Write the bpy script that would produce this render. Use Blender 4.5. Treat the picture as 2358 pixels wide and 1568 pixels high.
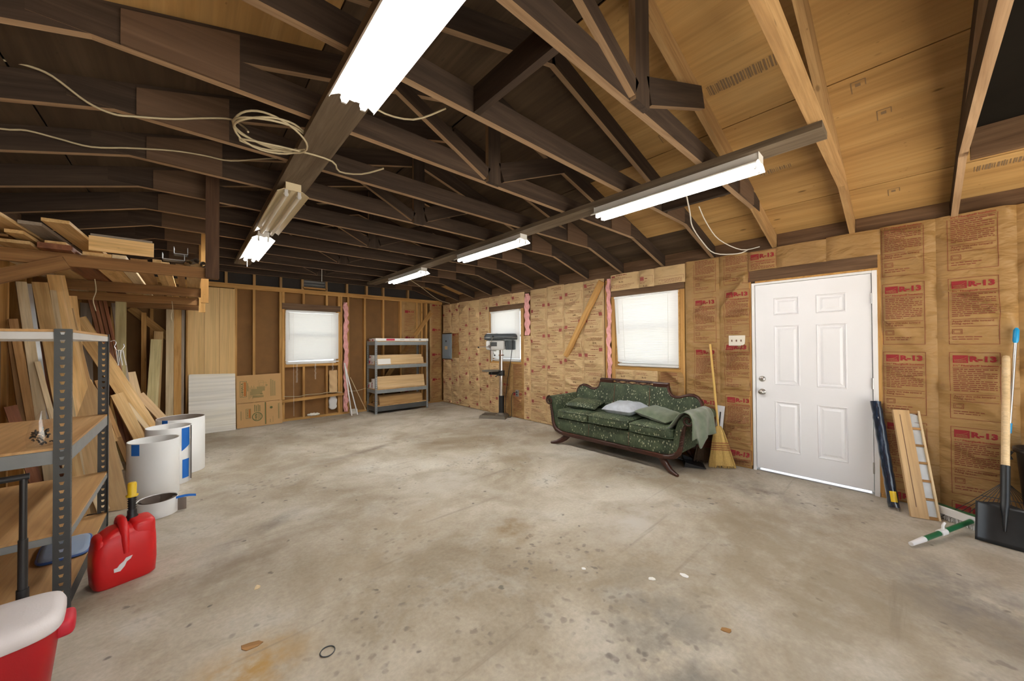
import bpy, bmesh, math, random
from mathutils import Vector, Matrix
S = bpy.context.scene
for o in list(bpy.data.objects): bpy.data.objects.remove(o, do_unlink=True)
C = S.collection
PI = math.pi
# ------------------------------------------------------------------ camera, world, exposure
cam = bpy.data.objects.new('camera', bpy.data.cameras.new('camera')); C.objects.link(cam)
cam.data.sensor_width = 36; cam.data.lens = 828.0/2358*36; cam.data.clip_start = .02
_a, _b, _c = math.radians(41.967), math.radians(.5794), math.radians(-.3391)
F0 = Vector((math.sin(_a), math.cos(_a), 0)); R0 = Vector((math.cos(_a), -math.sin(_a), 0)); U0 = Vector((0,0,1))
F1 = F0*math.cos(_b)+U0*math.sin(_b); U1 = U0*math.cos(_b)-F0*math.sin(_b)
R2 = R0*math.cos(_c)+U1*math.sin(_c); U2 = U1*math.cos(_c)-R0*math.sin(_c)
M = Matrix((R2, U2, -F1)).transposed().to_4x4(); M.translation = (0,0,1.40)
cam.matrix_world = M; S.camera = cam
w = bpy.data.worlds.new('world'); S.world = w; w.use_nodes = True
w.node_tree.nodes['Background'].inputs[0].default_value = (.86,.93,1,1)
w.node_tree.nodes['Background'].inputs[1].default_value = .95
sun = bpy.data.objects.new('sun', bpy.data.lights.new('sun','SUN')); C.objects.link(sun)
sun.data.energy = 13.0; sun.data.angle = .01; sun.data.color = (1,.97,.91)
sun.rotation_euler = (math.radians(28), math.radians(-22), 0)
S.view_settings.view_transform = 'Standard'; S.view_settings.look = 'None'
S.view_settings.gamma = 1; S.view_settings.use_curve_mapping = False
S.view_settings.exposure = 1.42
TUBE = 27.0        # strength of the lit tubes

# ------------------------------------------------------------------ helpers
class MB:
    def __init__(s): s.v=[]; s.f=[]; s.m=[]; s.sm=[]
    def add(s, vs, fs, mi=0, smooth=False):
        n=len(s.v); s.v += [tuple(v) for v in vs]
        for f in fs: s.f.append([i+n for i in f]); s.m.append(mi); s.sm.append(smooth)
        return s
    def box(s, a, b, mi=0):
        x0,y0,z0=[min(p,q) for p,q in zip(a,b)]; x1,y1,z1=[max(p,q) for p,q in zip(a,b)]
        return s.add([(x0,y0,z0),(x1,y0,z0),(x1,y1,z0),(x0,y1,z0),(x0,y0,z1),(x1,y0,z1),(x1,y1,z1),(x0,y1,z1)],
          [(0,3,2,1),(4,5,6,7),(0,1,5,4),(1,2,6,5),(2,3,7,6),(3,0,4,7)], mi)
    def obox(s, c, size, mat, mi=0):
        t=MB().box([-q/2 for q in size],[q/2 for q in size])
        return s.add([Vector(c)+mat@Vector(v) for v in t.v], t.f, mi)
    def cyl(s, p0, p1, r0, r1=None, n=12, mi=0, caps=True, smooth=True):
        r1 = r0 if r1 is None else r1
        p0=Vector(p0); p1=Vector(p1); d=(p1-p0).normalized(); a=d.orthogonal().normalized(); b=d.cross(a)
        vs=[]
        for p,r in ((p0,r0),(p1,r1)):
            vs += [p+(a*math.cos(2*PI*i/n)+b*math.sin(2*PI*i/n))*r for i in range(n)]
        s.add(vs,[(i,(i+1)%n,n+(i+1)%n,n+i) for i in range(n)],mi,smooth)
        if caps: s.add(vs,[tuple(range(n-1,-1,-1)),tuple(range(n,2*n))],mi)
        return s
    def tube(s, pts, r, n=8, mi=0, closed=False, flat=None, up=None, smooth=True):
        # r: number or list; flat: (scale_a, scale_b)
        P=[Vector(p) for p in pts]; N=len(P); rs = r if isinstance(r,(list,tuple)) else [r]*N
        prev=None; vs=[]
        for i,p in enumerate(P):
            t=(P[(i+1)%N]-P[i-1]) if closed else (P[min(i+1,N-1)]-P[max(i-1,0)])
            t=t.normalized() if t.length>1e-9 else Vector((0,0,1))
            if up is not None: a=Vector(up)-t*t.dot(Vector(up))
            elif prev is None: a=t.orthogonal()
            else: a=prev-t*t.dot(prev)
            a.normalize(); prev=a; b=t.cross(a)
            fa,fb = flat or (1,1)
            vs += [p+(a*math.cos(2*PI*k/n)*fa+b*math.sin(2*PI*k/n)*fb)*rs[i] for k in range(n)]
        fs=[]
        for i in range(N if closed else N-1):
            j=(i+1)%N
            fs += [(i*n+k,i*n+(k+1)%n,j*n+(k+1)%n,j*n+k) for k in range(n)]
        s.add(vs,fs,mi,smooth)
        if not closed: s.add(vs,[tuple(range(n-1,-1,-1)),tuple(range((N-1)*n,N*n))],mi)
        return s
    def lathe(s, prof, c=(0,0,0), n=24, mi=0, smooth=True, sx=1, sy=1):
        vs=[(c[0]+r*math.cos(2*PI*k/n)*sx,c[1]+r*math.sin(2*PI*k/n)*sy,c[2]+z) for r,z in prof for k in range(n)]
        return s.add(vs,[(i*n+k,i*n+(k+1)%n,(i+1)*n+(k+1)%n,(i+1)*n+k) for i in range(len(prof)-1) for k in range(n)],mi,smooth)
    def prism(s, poly, f0, f1, mi=0, smooth=False):
        # poly 2D list; f0/f1 map (u,v)->3D for the two ends
        n=len(poly); vs=[f0(*p) for p in poly]+[f1(*p) for p in poly]
        s.add(vs,[(i,(i+1)%n,n+(i+1)%n,n+i) for i in range(n)],mi,smooth)
        return s.add(vs,[tuple(range(n-1,-1,-1)),tuple(range(n,2*n))],mi)
    def grid(s, fn, nu, nv, mi=0, smooth=True):
        vs=[fn(i/nu,j/nv) for i in range(nu+1) for j in range(nv+1)]
        return s.add(vs,[(i*(nv+1)+j,(i+1)*(nv+1)+j,(i+1)*(nv+1)+j+1,i*(nv+1)+j+1) for i in range(nu) for j in range(nv)],mi,smooth)
    def build(s, name, mat, parent=None, bevel=0, recalc=True, loc=None, seg=2):
        me=bpy.data.meshes.new(name); me.from_pydata([tuple(v) for v in s.v],[],s.f)
        mats = mat if isinstance(mat,(list,tuple)) else [mat]
        for m in mats: me.materials.append(m)
        me.polygons.foreach_set('material_index', s.m); me.polygons.foreach_set('use_smooth', s.sm)
        if recalc:
            bm=bmesh.new(); bm.from_mesh(me); bmesh.ops.recalc_face_normals(bm, faces=bm.faces); bm.to_mesh(me); bm.free()
        me.update()
        o=bpy.data.objects.new(name, me); C.objects.link(o)
        if parent is not None: o.parent=parent
        if loc is not None: o.location=loc
        if bevel:
            b=o.modifiers.new('bevel','BEVEL'); b.width=bevel; b.segments=seg; b.limit_method='ANGLE'
        return o
def tag(o, label, cat, group=None):
    o['label']=label; o['category']=cat
    if group: o['group']=group
    return o
def thing(name, label, cat, loc=(0,0,0), rz=0, group=None):
    o=bpy.data.objects.new(name,None); C.objects.link(o); o.location=loc; o.rotation_euler=(0,0,rz); o.empty_display_size=.1
    return tag(o,label,cat,group)
def struct(name):
    o=bpy.data.objects.new(name,None); C.objects.link(o); o['kind']='structure'; return o
def stuff(o): o['kind']='stuff'; return o
def board(name, p0, p1, wd, th, nrm, mat, parent=None, bevel=0, edge=None):
    # plank from p0 to p1 (ends of its centre line); nrm = direction of its broad face
    p0=Vector(p0); p1=Vector(p1); x=(p1-p0); L=x.length; x.normalize()
    z=Vector(nrm); z=(z-x*z.dot(x)).normalized(); y=z.cross(x)
    mb=MB().box((0,-wd/2,-th/2),(L,wd/2,th/2))
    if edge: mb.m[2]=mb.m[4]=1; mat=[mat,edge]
    o=mb.build(name,mat,parent,bevel=bevel)
    m=Matrix((x,y,z)).transposed().to_4x4(); m.translation=p0; o.matrix_world=m
    if parent is not None: o.matrix_parent_inverse=Matrix(); o.matrix_basis=m
    return o
def sheet(name, pts, th, mat, parent=None, origin=None):
    # flat polygon given by world points, with thickness th behind it
    P=[Vector(p) for p in pts]; n=(P[1]-P[0]).cross(P[2]-P[0]).normalized(); o0=P[0].copy()
    x=(P[-1]-P[0]).normalized(); x=(x-n*n.dot(x)).normalized(); y=n.cross(x); B=Matrix((x,y,n)).transposed()
    loc=[(B.transposed()@(p-o0)) for p in P]
    mb=MB().prism([(p.x,p.y) for p in loc],lambda u,v:(u,v,0),lambda u,v:(u,v,-th))
    o=mb.build(name,mat,parent); m=B.to_4x4(); m.translation=o0; o.matrix_world=m
    return o
# ------------------------------------------------------------------ materials
def nm(name):
    m=bpy.data.materials.new(name); m.use_nodes=True; nt=m.node_tree; nt.nodes.clear()
    out=nt.nodes.new('ShaderNodeOutputMaterial'); b=nt.nodes.new('ShaderNodeBsdfPrincipled')
    nt.links.new(b.outputs[0],out.inputs[0]); return m,nt,b
def N(nt,t,**k):
    n=nt.nodes.new(t)
    for a,b in k.items():
        if a.startswith('i_'): n.inputs[a[2:].replace('_',' ')].default_value=b
        else: setattr(n,a,b)
    return n
def ramp(nt, src, stops):
    r=nt.nodes.new('ShaderNodeValToRGB'); e=r.color_ramp.elements
    while len(e)<len(stops): e.new(.5)
    for el,(p,c) in zip(e,stops): el.position=p; el.color=(*c,1) if len(c)==3 else c
    nt.links.new(src,r.inputs[0]); return r.outputs[0]
def mix(nt, fac, a, b, mode='MIX'):
    m=nt.nodes.new('ShaderNodeMix'); m.data_type='RGBA'; m.blend_type=mode
    for sock,val in ((m.inputs[0],fac),(m.inputs[6],a),(m.inputs[7],b)):
        if isinstance(val,bpy.types.NodeSocket): nt.links.new(val,sock)
        elif isinstance(val,(int,float)): sock.default_value=val
        else: sock.default_value=(*val,1)
    return m.outputs[2]
def math_(nt, op, a, b=0, c=None, clamp=False):
    m=nt.nodes.new('ShaderNodeMath'); m.operation=op; m.use_clamp=clamp
    for i,v in enumerate((a,b,c)):
        if v is None: continue
        if isinstance(v,bpy.types.NodeSocket): nt.links.new(v,m.inputs[i])
        else: m.inputs[i].default_value=v
    return m.outputs[0]
def coords(nt, scale=(1,1,1), rnd=True, loc=(0,0,0)):
    tc=nt.nodes.new('ShaderNodeTexCoord'); mp=nt.nodes.new('ShaderNodeMapping'); mp.inputs['Scale'].default_value=scale; mp.inputs['Location'].default_value=loc
    src=tc.outputs['Object']
    if rnd:
        oi=nt.nodes.new('ShaderNodeObjectInfo'); cm=nt.nodes.new('ShaderNodeCombineXYZ')
        m=math_(nt,'MULTIPLY',oi.outputs['Random'],37.0)
        for i in range(3): nt.links.new(m,cm.inputs[i])
        ad=nt.nodes.new('ShaderNodeVectorMath'); nt.links.new(src,ad.inputs[0]); nt.links.new(cm.outputs[0],ad.inputs[1]); src=ad.outputs[0]
    nt.links.new(src,mp.inputs[0]); return mp.outputs[0]
def noise(nt, vec, scale, detail=4, rough=.55, dist=0):
    n=N(nt,'ShaderNodeTexNoise',i_Scale=scale,i_Detail=detail,i_Roughness=rough,i_Distortion=dist); nt.links.new(vec,n.inputs['Vector']); return n.outputs['Fac']
def bump(nt, b, h, strength=.3, dist=.01):
    n=N(nt,'ShaderNodeBump',i_Strength=strength,i_Distance=dist); nt.links.new(h,n.inputs['Height']); nt.links.new(n.outputs[0],b.inputs['Normal'])
def vary(nt, col, lo=.82, hi=1.12):
    oi=nt.nodes.new('ShaderNodeObjectInfo'); v=N(nt,'ShaderNodeMapRange'); v.inputs[3].default_value=lo; v.inputs[4].default_value=hi
    nt.links.new(oi.outputs['Random'],v.inputs[0]); h=N(nt,'ShaderNodeHueSaturation'); nt.links.new(v.outputs[0],h.inputs['Value']); nt.links.new(col,h.inputs['Color']); return h.outputs[0]
def wood(name, dark, mid, light, axis=0, sc=1.0, rough=.65, knots=0.0, var=(.82,1.12), spec=.3):
    m,nt,b=nm(name); st=[13*sc]*3; st[axis]=.9*sc
    v=coords(nt,tuple(st)); f=noise(nt,v,1.0,5,.6,1.2)
    c=ramp(nt,f,[(.28,dark),(.5,mid),(.72,light)])
    st2=[110*sc]*3; st2[axis]=4*sc
    f2=noise(nt,coords(nt,tuple(st2)),1.0,3)
    c=mix(nt,.35,c,ramp(nt,f2,[(.35,(.55,.55,.55)),(.6,(1,1,1))]),'MULTIPLY')
    if knots:
        st3=[7]*3; st3[axis]=2.6
        vo=N(nt,'ShaderNodeTexVoronoi',i_Scale=1.0); nt.links.new(coords(nt,tuple(st3)),vo.inputs['Vector'])
        k=ramp(nt,vo.outputs['Distance'],[(.0,(1,1,1)),(.055,(1,1,1)),(.095,(0,0,0))])
        c=mix(nt,math_(nt,'MULTIPLY',k,knots),c,tuple(q*.35 for q in dark))
        v3=N(nt,'ShaderNodeTexVoronoi',i_Scale=1.0); st4=[24]*3; st4[axis]=12; nt.links.new(coords(nt,tuple(st4)),v3.inputs['Vector'])
        k3=math_(nt,'MULTIPLY',ramp(nt,v3.outputs['Distance'],[(.0,(1,1,1)),(.07,(.8,.8,.8)),(.12,(0,0,0))]),ramp(nt,noise(nt,coords(nt,(4,4,4)),1.0,2),[(.5,(0,0,0)),(.6,(1,1,1))]))
        c=mix(nt,math_(nt,'MULTIPLY',k3,knots*.8),c,tuple(q*.4 for q in dark))
    nt.links.new(vary(nt,c,*var),b.inputs['Base Color']); b.inputs['Roughness'].default_value=rough; b.inputs['Specular IOR Level'].default_value=spec
    bump(nt,b,f2,.15,.003); return m
def plain(name, col, rough=.5, metal=0, spec=.5, var=None, nsc=0, namt=.15, bsc=0, bst=.2):
    m,nt,b=nm(name)
    if nsc:
        f=noise(nt,coords(nt),nsc,5)
        c=mix(nt,f,tuple(q*(1-namt) for q in col),tuple(min(1,q*(1+namt)) for q in col))
    else:
        r=nt.nodes.new('ShaderNodeRGB'); r.outputs[0].default_value=(*col,1); c=r.outputs[0]
    if var: c=vary(nt,c,*var)
    nt.links.new(c,b.inputs['Base Color'])
    b.inputs['Roughness'].default_value=rough; b.inputs['Metallic'].default_value=metal; b.inputs['Specular IOR Level'].default_value=spec
    if bsc: bump(nt,b,noise(nt,coords(nt),bsc,5),bst,.01)
    return m
M_ = {}
M_['truss']=wood('aged_truss_wood',(.028,.018,.012),(.048,.030,.020),(.074,.048,.032),0,1,.8)
M_['trussedge']=wood('lit_edge_wood',(.25,.15,.08),(.36,.235,.135),(.46,.31,.19),0,1,.8)  # narrow truss edges made paler: floor bounce light painted into the wood
M_['truss_new']=wood('pine_truss_wood',(.30,.17,.07),(.42,.25,.105),(.52,.33,.15),0,1,.75,knots=.6)
M_['lightboard']=wood('brown_light_board',(.10,.072,.046),(.155,.115,.075),(.21,.16,.11),0,1,.85)  # even brown, paler than the truss wood
M_['stud']=wood('stud_pine',(.36,.18,.05),(.52,.28,.085),(.64,.38,.135),0,1,.7,knots=.5)
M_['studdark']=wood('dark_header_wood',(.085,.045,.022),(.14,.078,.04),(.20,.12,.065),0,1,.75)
M_['rackwood']=wood('rack_lumber',(.15,.068,.02),(.25,.12,.04),(.34,.18,.065),0,1,.7,knots=.5)
M_['lum1']=wood('lumber_tan',(.52,.30,.11),(.71,.455,.19),(.82,.575,.29),0,1,.65,knots=.4,var=(.62,1.15))
M_['lum2']=wood('lumber_brown',(.25,.125,.042),(.39,.21,.075),(.50,.29,.12),0,1,.65,var=(.62,1.15))
M_['lum3']=wood('lumber_pale',(.60,.45,.26),(.76,.60,.37),(.85,.71,.48),0,1,.65,var=(.62,1.15))
M_['lum4']=wood('lumber_red',(.13,.045,.02),(.24,.09,.04),(.34,.15,.07),0,1,.6)
M_['treated']=wood('treated_lumber',(.40,.32,.14),(.60,.50,.25),(.74,.64,.37),0,.7,.7,knots=.5)
M_['grayed']=wood('greyed_wood',(.22,.18,.14),(.33,.27,.21),(.42,.36,.29),0,1,.8)
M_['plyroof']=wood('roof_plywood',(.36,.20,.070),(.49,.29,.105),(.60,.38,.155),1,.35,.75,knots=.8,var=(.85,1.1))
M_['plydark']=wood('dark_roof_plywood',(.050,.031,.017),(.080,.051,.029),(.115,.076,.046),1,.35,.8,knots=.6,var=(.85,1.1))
M_['plyshelf']=wood('shelf_board',(.42,.23,.085),(.56,.33,.14),(.65,.42,.20),1,.4,.55)
M_['paneling']=wood('paneling_plywood',(.62,.40,.16),(.70,.465,.20),(.76,.52,.235),0,.35,.6,var=(.95,1.05))
M_['fiber']=plain('brown_fiberboard',(.20,.097,.029),.85,nsc=4,namt=.3,var=(.85,1.15))
M_['gusset']=wood('gusset_plywood',(.085,.048,.028),(.125,.074,.044),(.17,.105,.065),0,.5,.8)
M_['black']=plain('black_plastic',(.012,.012,.013),.4)
M_['steelgrey']=plain('grey_enamel',(.23,.25,.255),.45,0,.5,nsc=9,namt=.22)
M_['steeldark']=plain('dark_enamel',(.065,.070,.070),.45,0,.5,nsc=9,namt=.25)
M_['steelwhite']=plain('white_enamel_rail',(.62,.62,.60),.45,nsc=14,namt=.12)
M_['chrome']=plain('chrome',(.75,.75,.76),.15,1)
M_['satin']=plain('satin_steel',(.55,.54,.52),.3,1)
M_['white']=plain('white_paint',(.80,.80,.80),.4)
M_['doorwhite']=plain('door_white',(.83,.84,.87),.35,nsc=3,namt=.02)
M_['red']=plain('red_plastic',(.62,.012,.014),.38,nsc=8,namt=.08,bsc=60,bst=.03)
M_['coolerred']=plain('cooler_red',(.40,.004,.010),.42,bsc=200,bst=.05)
M_['coolerwhite']=plain('cooler_white',(.70,.66,.66),.5,bsc=160,bst=.08)
M_['griprd']=plain('grip_red',(.52,.012,.03),.5)
M_['yellow']=plain('yellow_plastic',(.75,.50,.02),.4)
M_['bluetape']=plain('blue_tape',(.01,.16,.62),.6)
M_['coil']=plain('white_coil_stock',(.78,.78,.76),.45,nsc=3,namt=.03)
M_['coilin']=plain('brown_coil_back',(.20,.16,.13),.55)
M_['card']=plain('cardboard',(.52,.31,.13),.85,nsc=5,namt=.08)
M_['cardpale']=plain('pale_cardboard',(.62,.42,.22),.8,nsc=5,namt=.06)
M_['boxwhite']=plain('white_carton',(.78,.77,.74),.7,nsc=8,namt=.05)
M_['boxred']=plain('carton_red',(.50,.03,.06),.6)
M_['inkgreen']=plain('ink_green',(.14,.15,.055),.9)
M_['inkpale']=plain('ink_pale_green',(.33,.24,.10),.9)
M_['inkorange']=plain('ink_orange',(.45,.15,.03),.9)
M_['inkred']=plain('ink_red',(.27,.018,.022),.85)
M_['inkfaded']=plain('ink_faded_red',(.33,.085,.065),.9)
M_['inkbrown']=plain('ink_brown',(.20,.042,.026),.9)
M_['inkdark']=plain('ink_dark',(.16,.085,.05),.9)
M_['flooring']=wood('laminate_flooring',(.50,.32,.15),(.60,.41,.21),(.68,.49,.27),0,.6,.45,var=(.92,1.08))
M_['flooringd']=wood('laminate_flooring_dark',(.34,.19,.07),(.44,.265,.11),(.52,.33,.15),0,.6,.45,var=(.92,1.08))
M_['pink']=plain('pink_fiberglass',(.80,.40,.38),.95,nsc=22,namt=.25,bsc=30,bst=.9)
M_['cable']=plain('cream_cable',(.50,.42,.27),.6)
M_['cablewhite']=plain('white_cord',(.75,.72,.66),.6)
M_['galv']=plain('galvanised',(.30,.30,.30),.5,.6,nsc=10,namt=.2)
M_['panelgrey']=plain('panel_grey',(.22,.27,.31),.45,0,.5)
M_['machine']=plain('machine_grey',(.045,.055,.06),.45)
M_['machinew']=plain('machine_white',(.62,.62,.60),.45)
M_['castiron']=plain('cast_iron',(.16,.14,.11),.5,.3)
M_['handle']=wood('ash_handle',(.60,.43,.23),(.70,.53,.31),(.78,.62,.40),0,1.2,.45)
M_['handley']=plain('yellow_handle',(.62,.40,.11),.4)
M_['straw']=plain('broom_straw',(.50,.33,.10),.85,var=(.8,1.1),nsc=60,namt=.35)
M_['strawdark']=plain('dark_bristles',(.09,.055,.03),.9,nsc=40,namt=.4)
M_['shovelblade']=plain('black_steel_blade',(.018,.020,.022),.35,.3,nsc=12,namt=.5)
M_['greenpl']=plain('green_plastic',(.015,.13,.05),.35)
M_['bluepl']=plain('bright_blue_plastic',(.01,.32,.68),.35)
M_['paleblue']=plain('pale_blue_plastic',(.27,.36,.50),.35)
M_['lidblue']=plain('blue_lid_rim',(.035,.10,.33),.35)
M_['aluminium']=plain('aluminium',(.55,.57,.58),.35,.9)
M_['silverfab']=plain('silver_satin',(.50,.54,.60),.38,nsc=18,namt=.25,bsc=28,bst=.8)
M_['mahog']=wood('mahogany',(.025,.007,.004),(.048,.014,.008),(.075,.024,.012),0,1,.28,spec=.5)
M_['vinylfr']=plain('window_vinyl',(.70,.71,.70),.4)
M_['ivory']=plain('ivory_plate',(.72,.68,.58),.4)
M_['unseen_slab']=plain('unseen_driveway_concrete',(.50,.46,.40),.9)
M_['pale_panel']=wood('stained_white_panel',(.76,.71,.58),(.80,.77,.69),(.82,.80,.75),0,.25,.7)
def emis(name,col,s):
    m=bpy.data.materials.new(name); m.use_nodes=True; nt=m.node_tree; nt.nodes.clear()
    o=nt.nodes.new('ShaderNodeOutputMaterial'); e=nt.nodes.new('ShaderNodeEmission'); e.inputs[0].default_value=(*col,1); e.inputs[1].default_value=s
    nt.links.new(e.outputs[0],o.inputs[0]); return m
M_['tubelit']=emis('lit_tube',(1.0,.975,.94),TUBE)
M_['tubeoff']=plain('unlit_tube',(.72,.68,.58),.25)
M_['reflector']=plain('white_reflector',(.82,.82,.78),.35)
M_['reflector_old']=plain('old_reflector',(.70,.60,.40),.4)
M_['lens']=plain('lamp_holder',(.55,.55,.55),.4)
def glass():
    m=bpy.data.materials.new('window_glass'); m.use_nodes=True; nt=m.node_tree; nt.nodes.clear()
    o=nt.nodes.new('ShaderNodeOutputMaterial'); t=nt.nodes.new('ShaderNodeBsdfTransparent'); g=nt.nodes.new('ShaderNodeBsdfGlossy'); g.inputs['Roughness'].default_value=.02
    x=nt.nodes.new('ShaderNodeMixShader'); x.inputs[0].default_value=.08; t.inputs[0].default_value=(.93,.96,.95,1)
    nt.links.new(t.outputs[0],x.inputs[1]); nt.links.new(g.outputs[0],x.inputs[2]); nt.links.new(x.outputs[0],o.inputs[0]); return m
M_['glass']=glass()
def translucent(name,col,tr,rough=.5):
    m=bpy.data.materials.new(name); m.use_nodes=True; nt=m.node_tree; nt.nodes.clear()
    o=nt.nodes.new('ShaderNodeOutputMaterial'); d=nt.nodes.new('ShaderNodeBsdfPrincipled'); t=nt.nodes.new('ShaderNodeBsdfTranslucent')
    d.inputs['Base Color'].default_value=(*col,1); d.inputs['Roughness'].default_value=rough; t.inputs[0].default_value=(*col,1)
    x=nt.nodes.new('ShaderNodeMixShader'); x.inputs[0].default_value=tr
    nt.links.new(d.outputs[0],x.inputs[1]); nt.links.new(t.outputs[0],x.inputs[2]); nt.links.new(x.outputs[0],o.inputs[0]); return m
M_['slat']=translucent('blind_slat',(.86,.86,.86),.19)
def clearplastic():
    m,nt,b=nm('blue_wrap'); f=noise(nt,coords(nt,(6,60,60)),1,4); nt.links.new(ramp(nt,f,[(.3,(.004,.010,.022)),(.6,(.010,.024,.052)),(.74,(.10,.13,.18))]),b.inputs['Base Color'])
    b.inputs['Roughness'].default_value=.10; b.inputs['Coat Weight'].default_value=.8; bump(nt,b,noise(nt,coords(nt,(5,34,34)),1,2),.6,.012); return m
M_['wrap']=clearplastic()
def kraft(name,c0,c1):
    m,nt,b=nm(name)
    f=noise(nt,coords(nt,(1,1,1)),5,5); c=mix(nt,f,c0,c1)
    nt.links.new(vary(nt,c,.9,1.08),b.inputs['Base Color']); b.inputs['Roughness'].default_value=.55; b.inputs['Specular IOR Level'].default_value=.35
    h=noise(nt,coords(nt,(5,5,11)),1,3,.5,.35); bump(nt,b,h,.85,.04); return m
M_['kraft']=kraft('kraft_paper',(.31,.175,.058),(.40,.24,.092))
M_['krafttan']=kraft('pale_kraft_paper',(.54,.37,.18),(.64,.455,.24))
def velvet():
    m,nt,b=nm('green_leaf_velvet')
    v=coords(nt,(1,1,1),True)
    f=noise(nt,v,9,5); base=ramp(nt,f,[(.3,(.014,.024,.012)),(.52,(.040,.060,.029)),(.75,(.085,.112,.058))])
    # leaf sprigs: stretched, bent cells
    wv=N(nt,'ShaderNodeTexWave',i_Scale=14.0,i_Distortion=16.0,i_Detail=3.0); nt.links.new(v,wv.inputs['Vector'])
    base=mix(nt,math_(nt,'MULTIPLY',ramp(nt,wv.outputs['Fac'],[(.72,(0,0,0)),(.85,(1,1,1))]),.2),base,(.16,.19,.10))
    vo=N(nt,'ShaderNodeTexVoronoi',i_Scale=1.0); nt.links.new(coords(nt,(44,44,22)),vo.inputs['Vector'])
    k=ramp(nt,vo.outputs['Distance'],[(0,(1,1,1)),(.22,(1,1,1)),(.28,(0,0,0))])
    gate=ramp(nt,noise(nt,v,7,2),[(.42,(0,0,0)),(.50,(1,1,1))])
    kk=math_(nt,'MULTIPLY',k,gate)
    c=mix(nt,math_(nt,'MULTIPLY',kk,.85),base,(.50,.50,.33))
    nt.links.new(c,b.inputs['Base Color']); b.inputs['Roughness'].default_value=.6; b.inputs['Sheen Weight'].default_value=.12; b.inputs['Sheen Tint'].default_value=(.5,.62,.45,1)
    bump(nt,b,noise(nt,v,120,3),.2,.004); return m
M_['velvet']=velvet()
def throwmat():
    m,nt,b=nm('pale_green_throw'); f=noise(nt,coords(nt),14,4)
    nt.links.new(ramp(nt,f,[(.3,(.09,.125,.075)),(.7,(.17,.21,.135))]),b.inputs['Base Color']); b.inputs['Roughness'].default_value=.7; b.inputs['Sheen Weight'].default_value=.4; return m
M_['throw']=throwmat()
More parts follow.
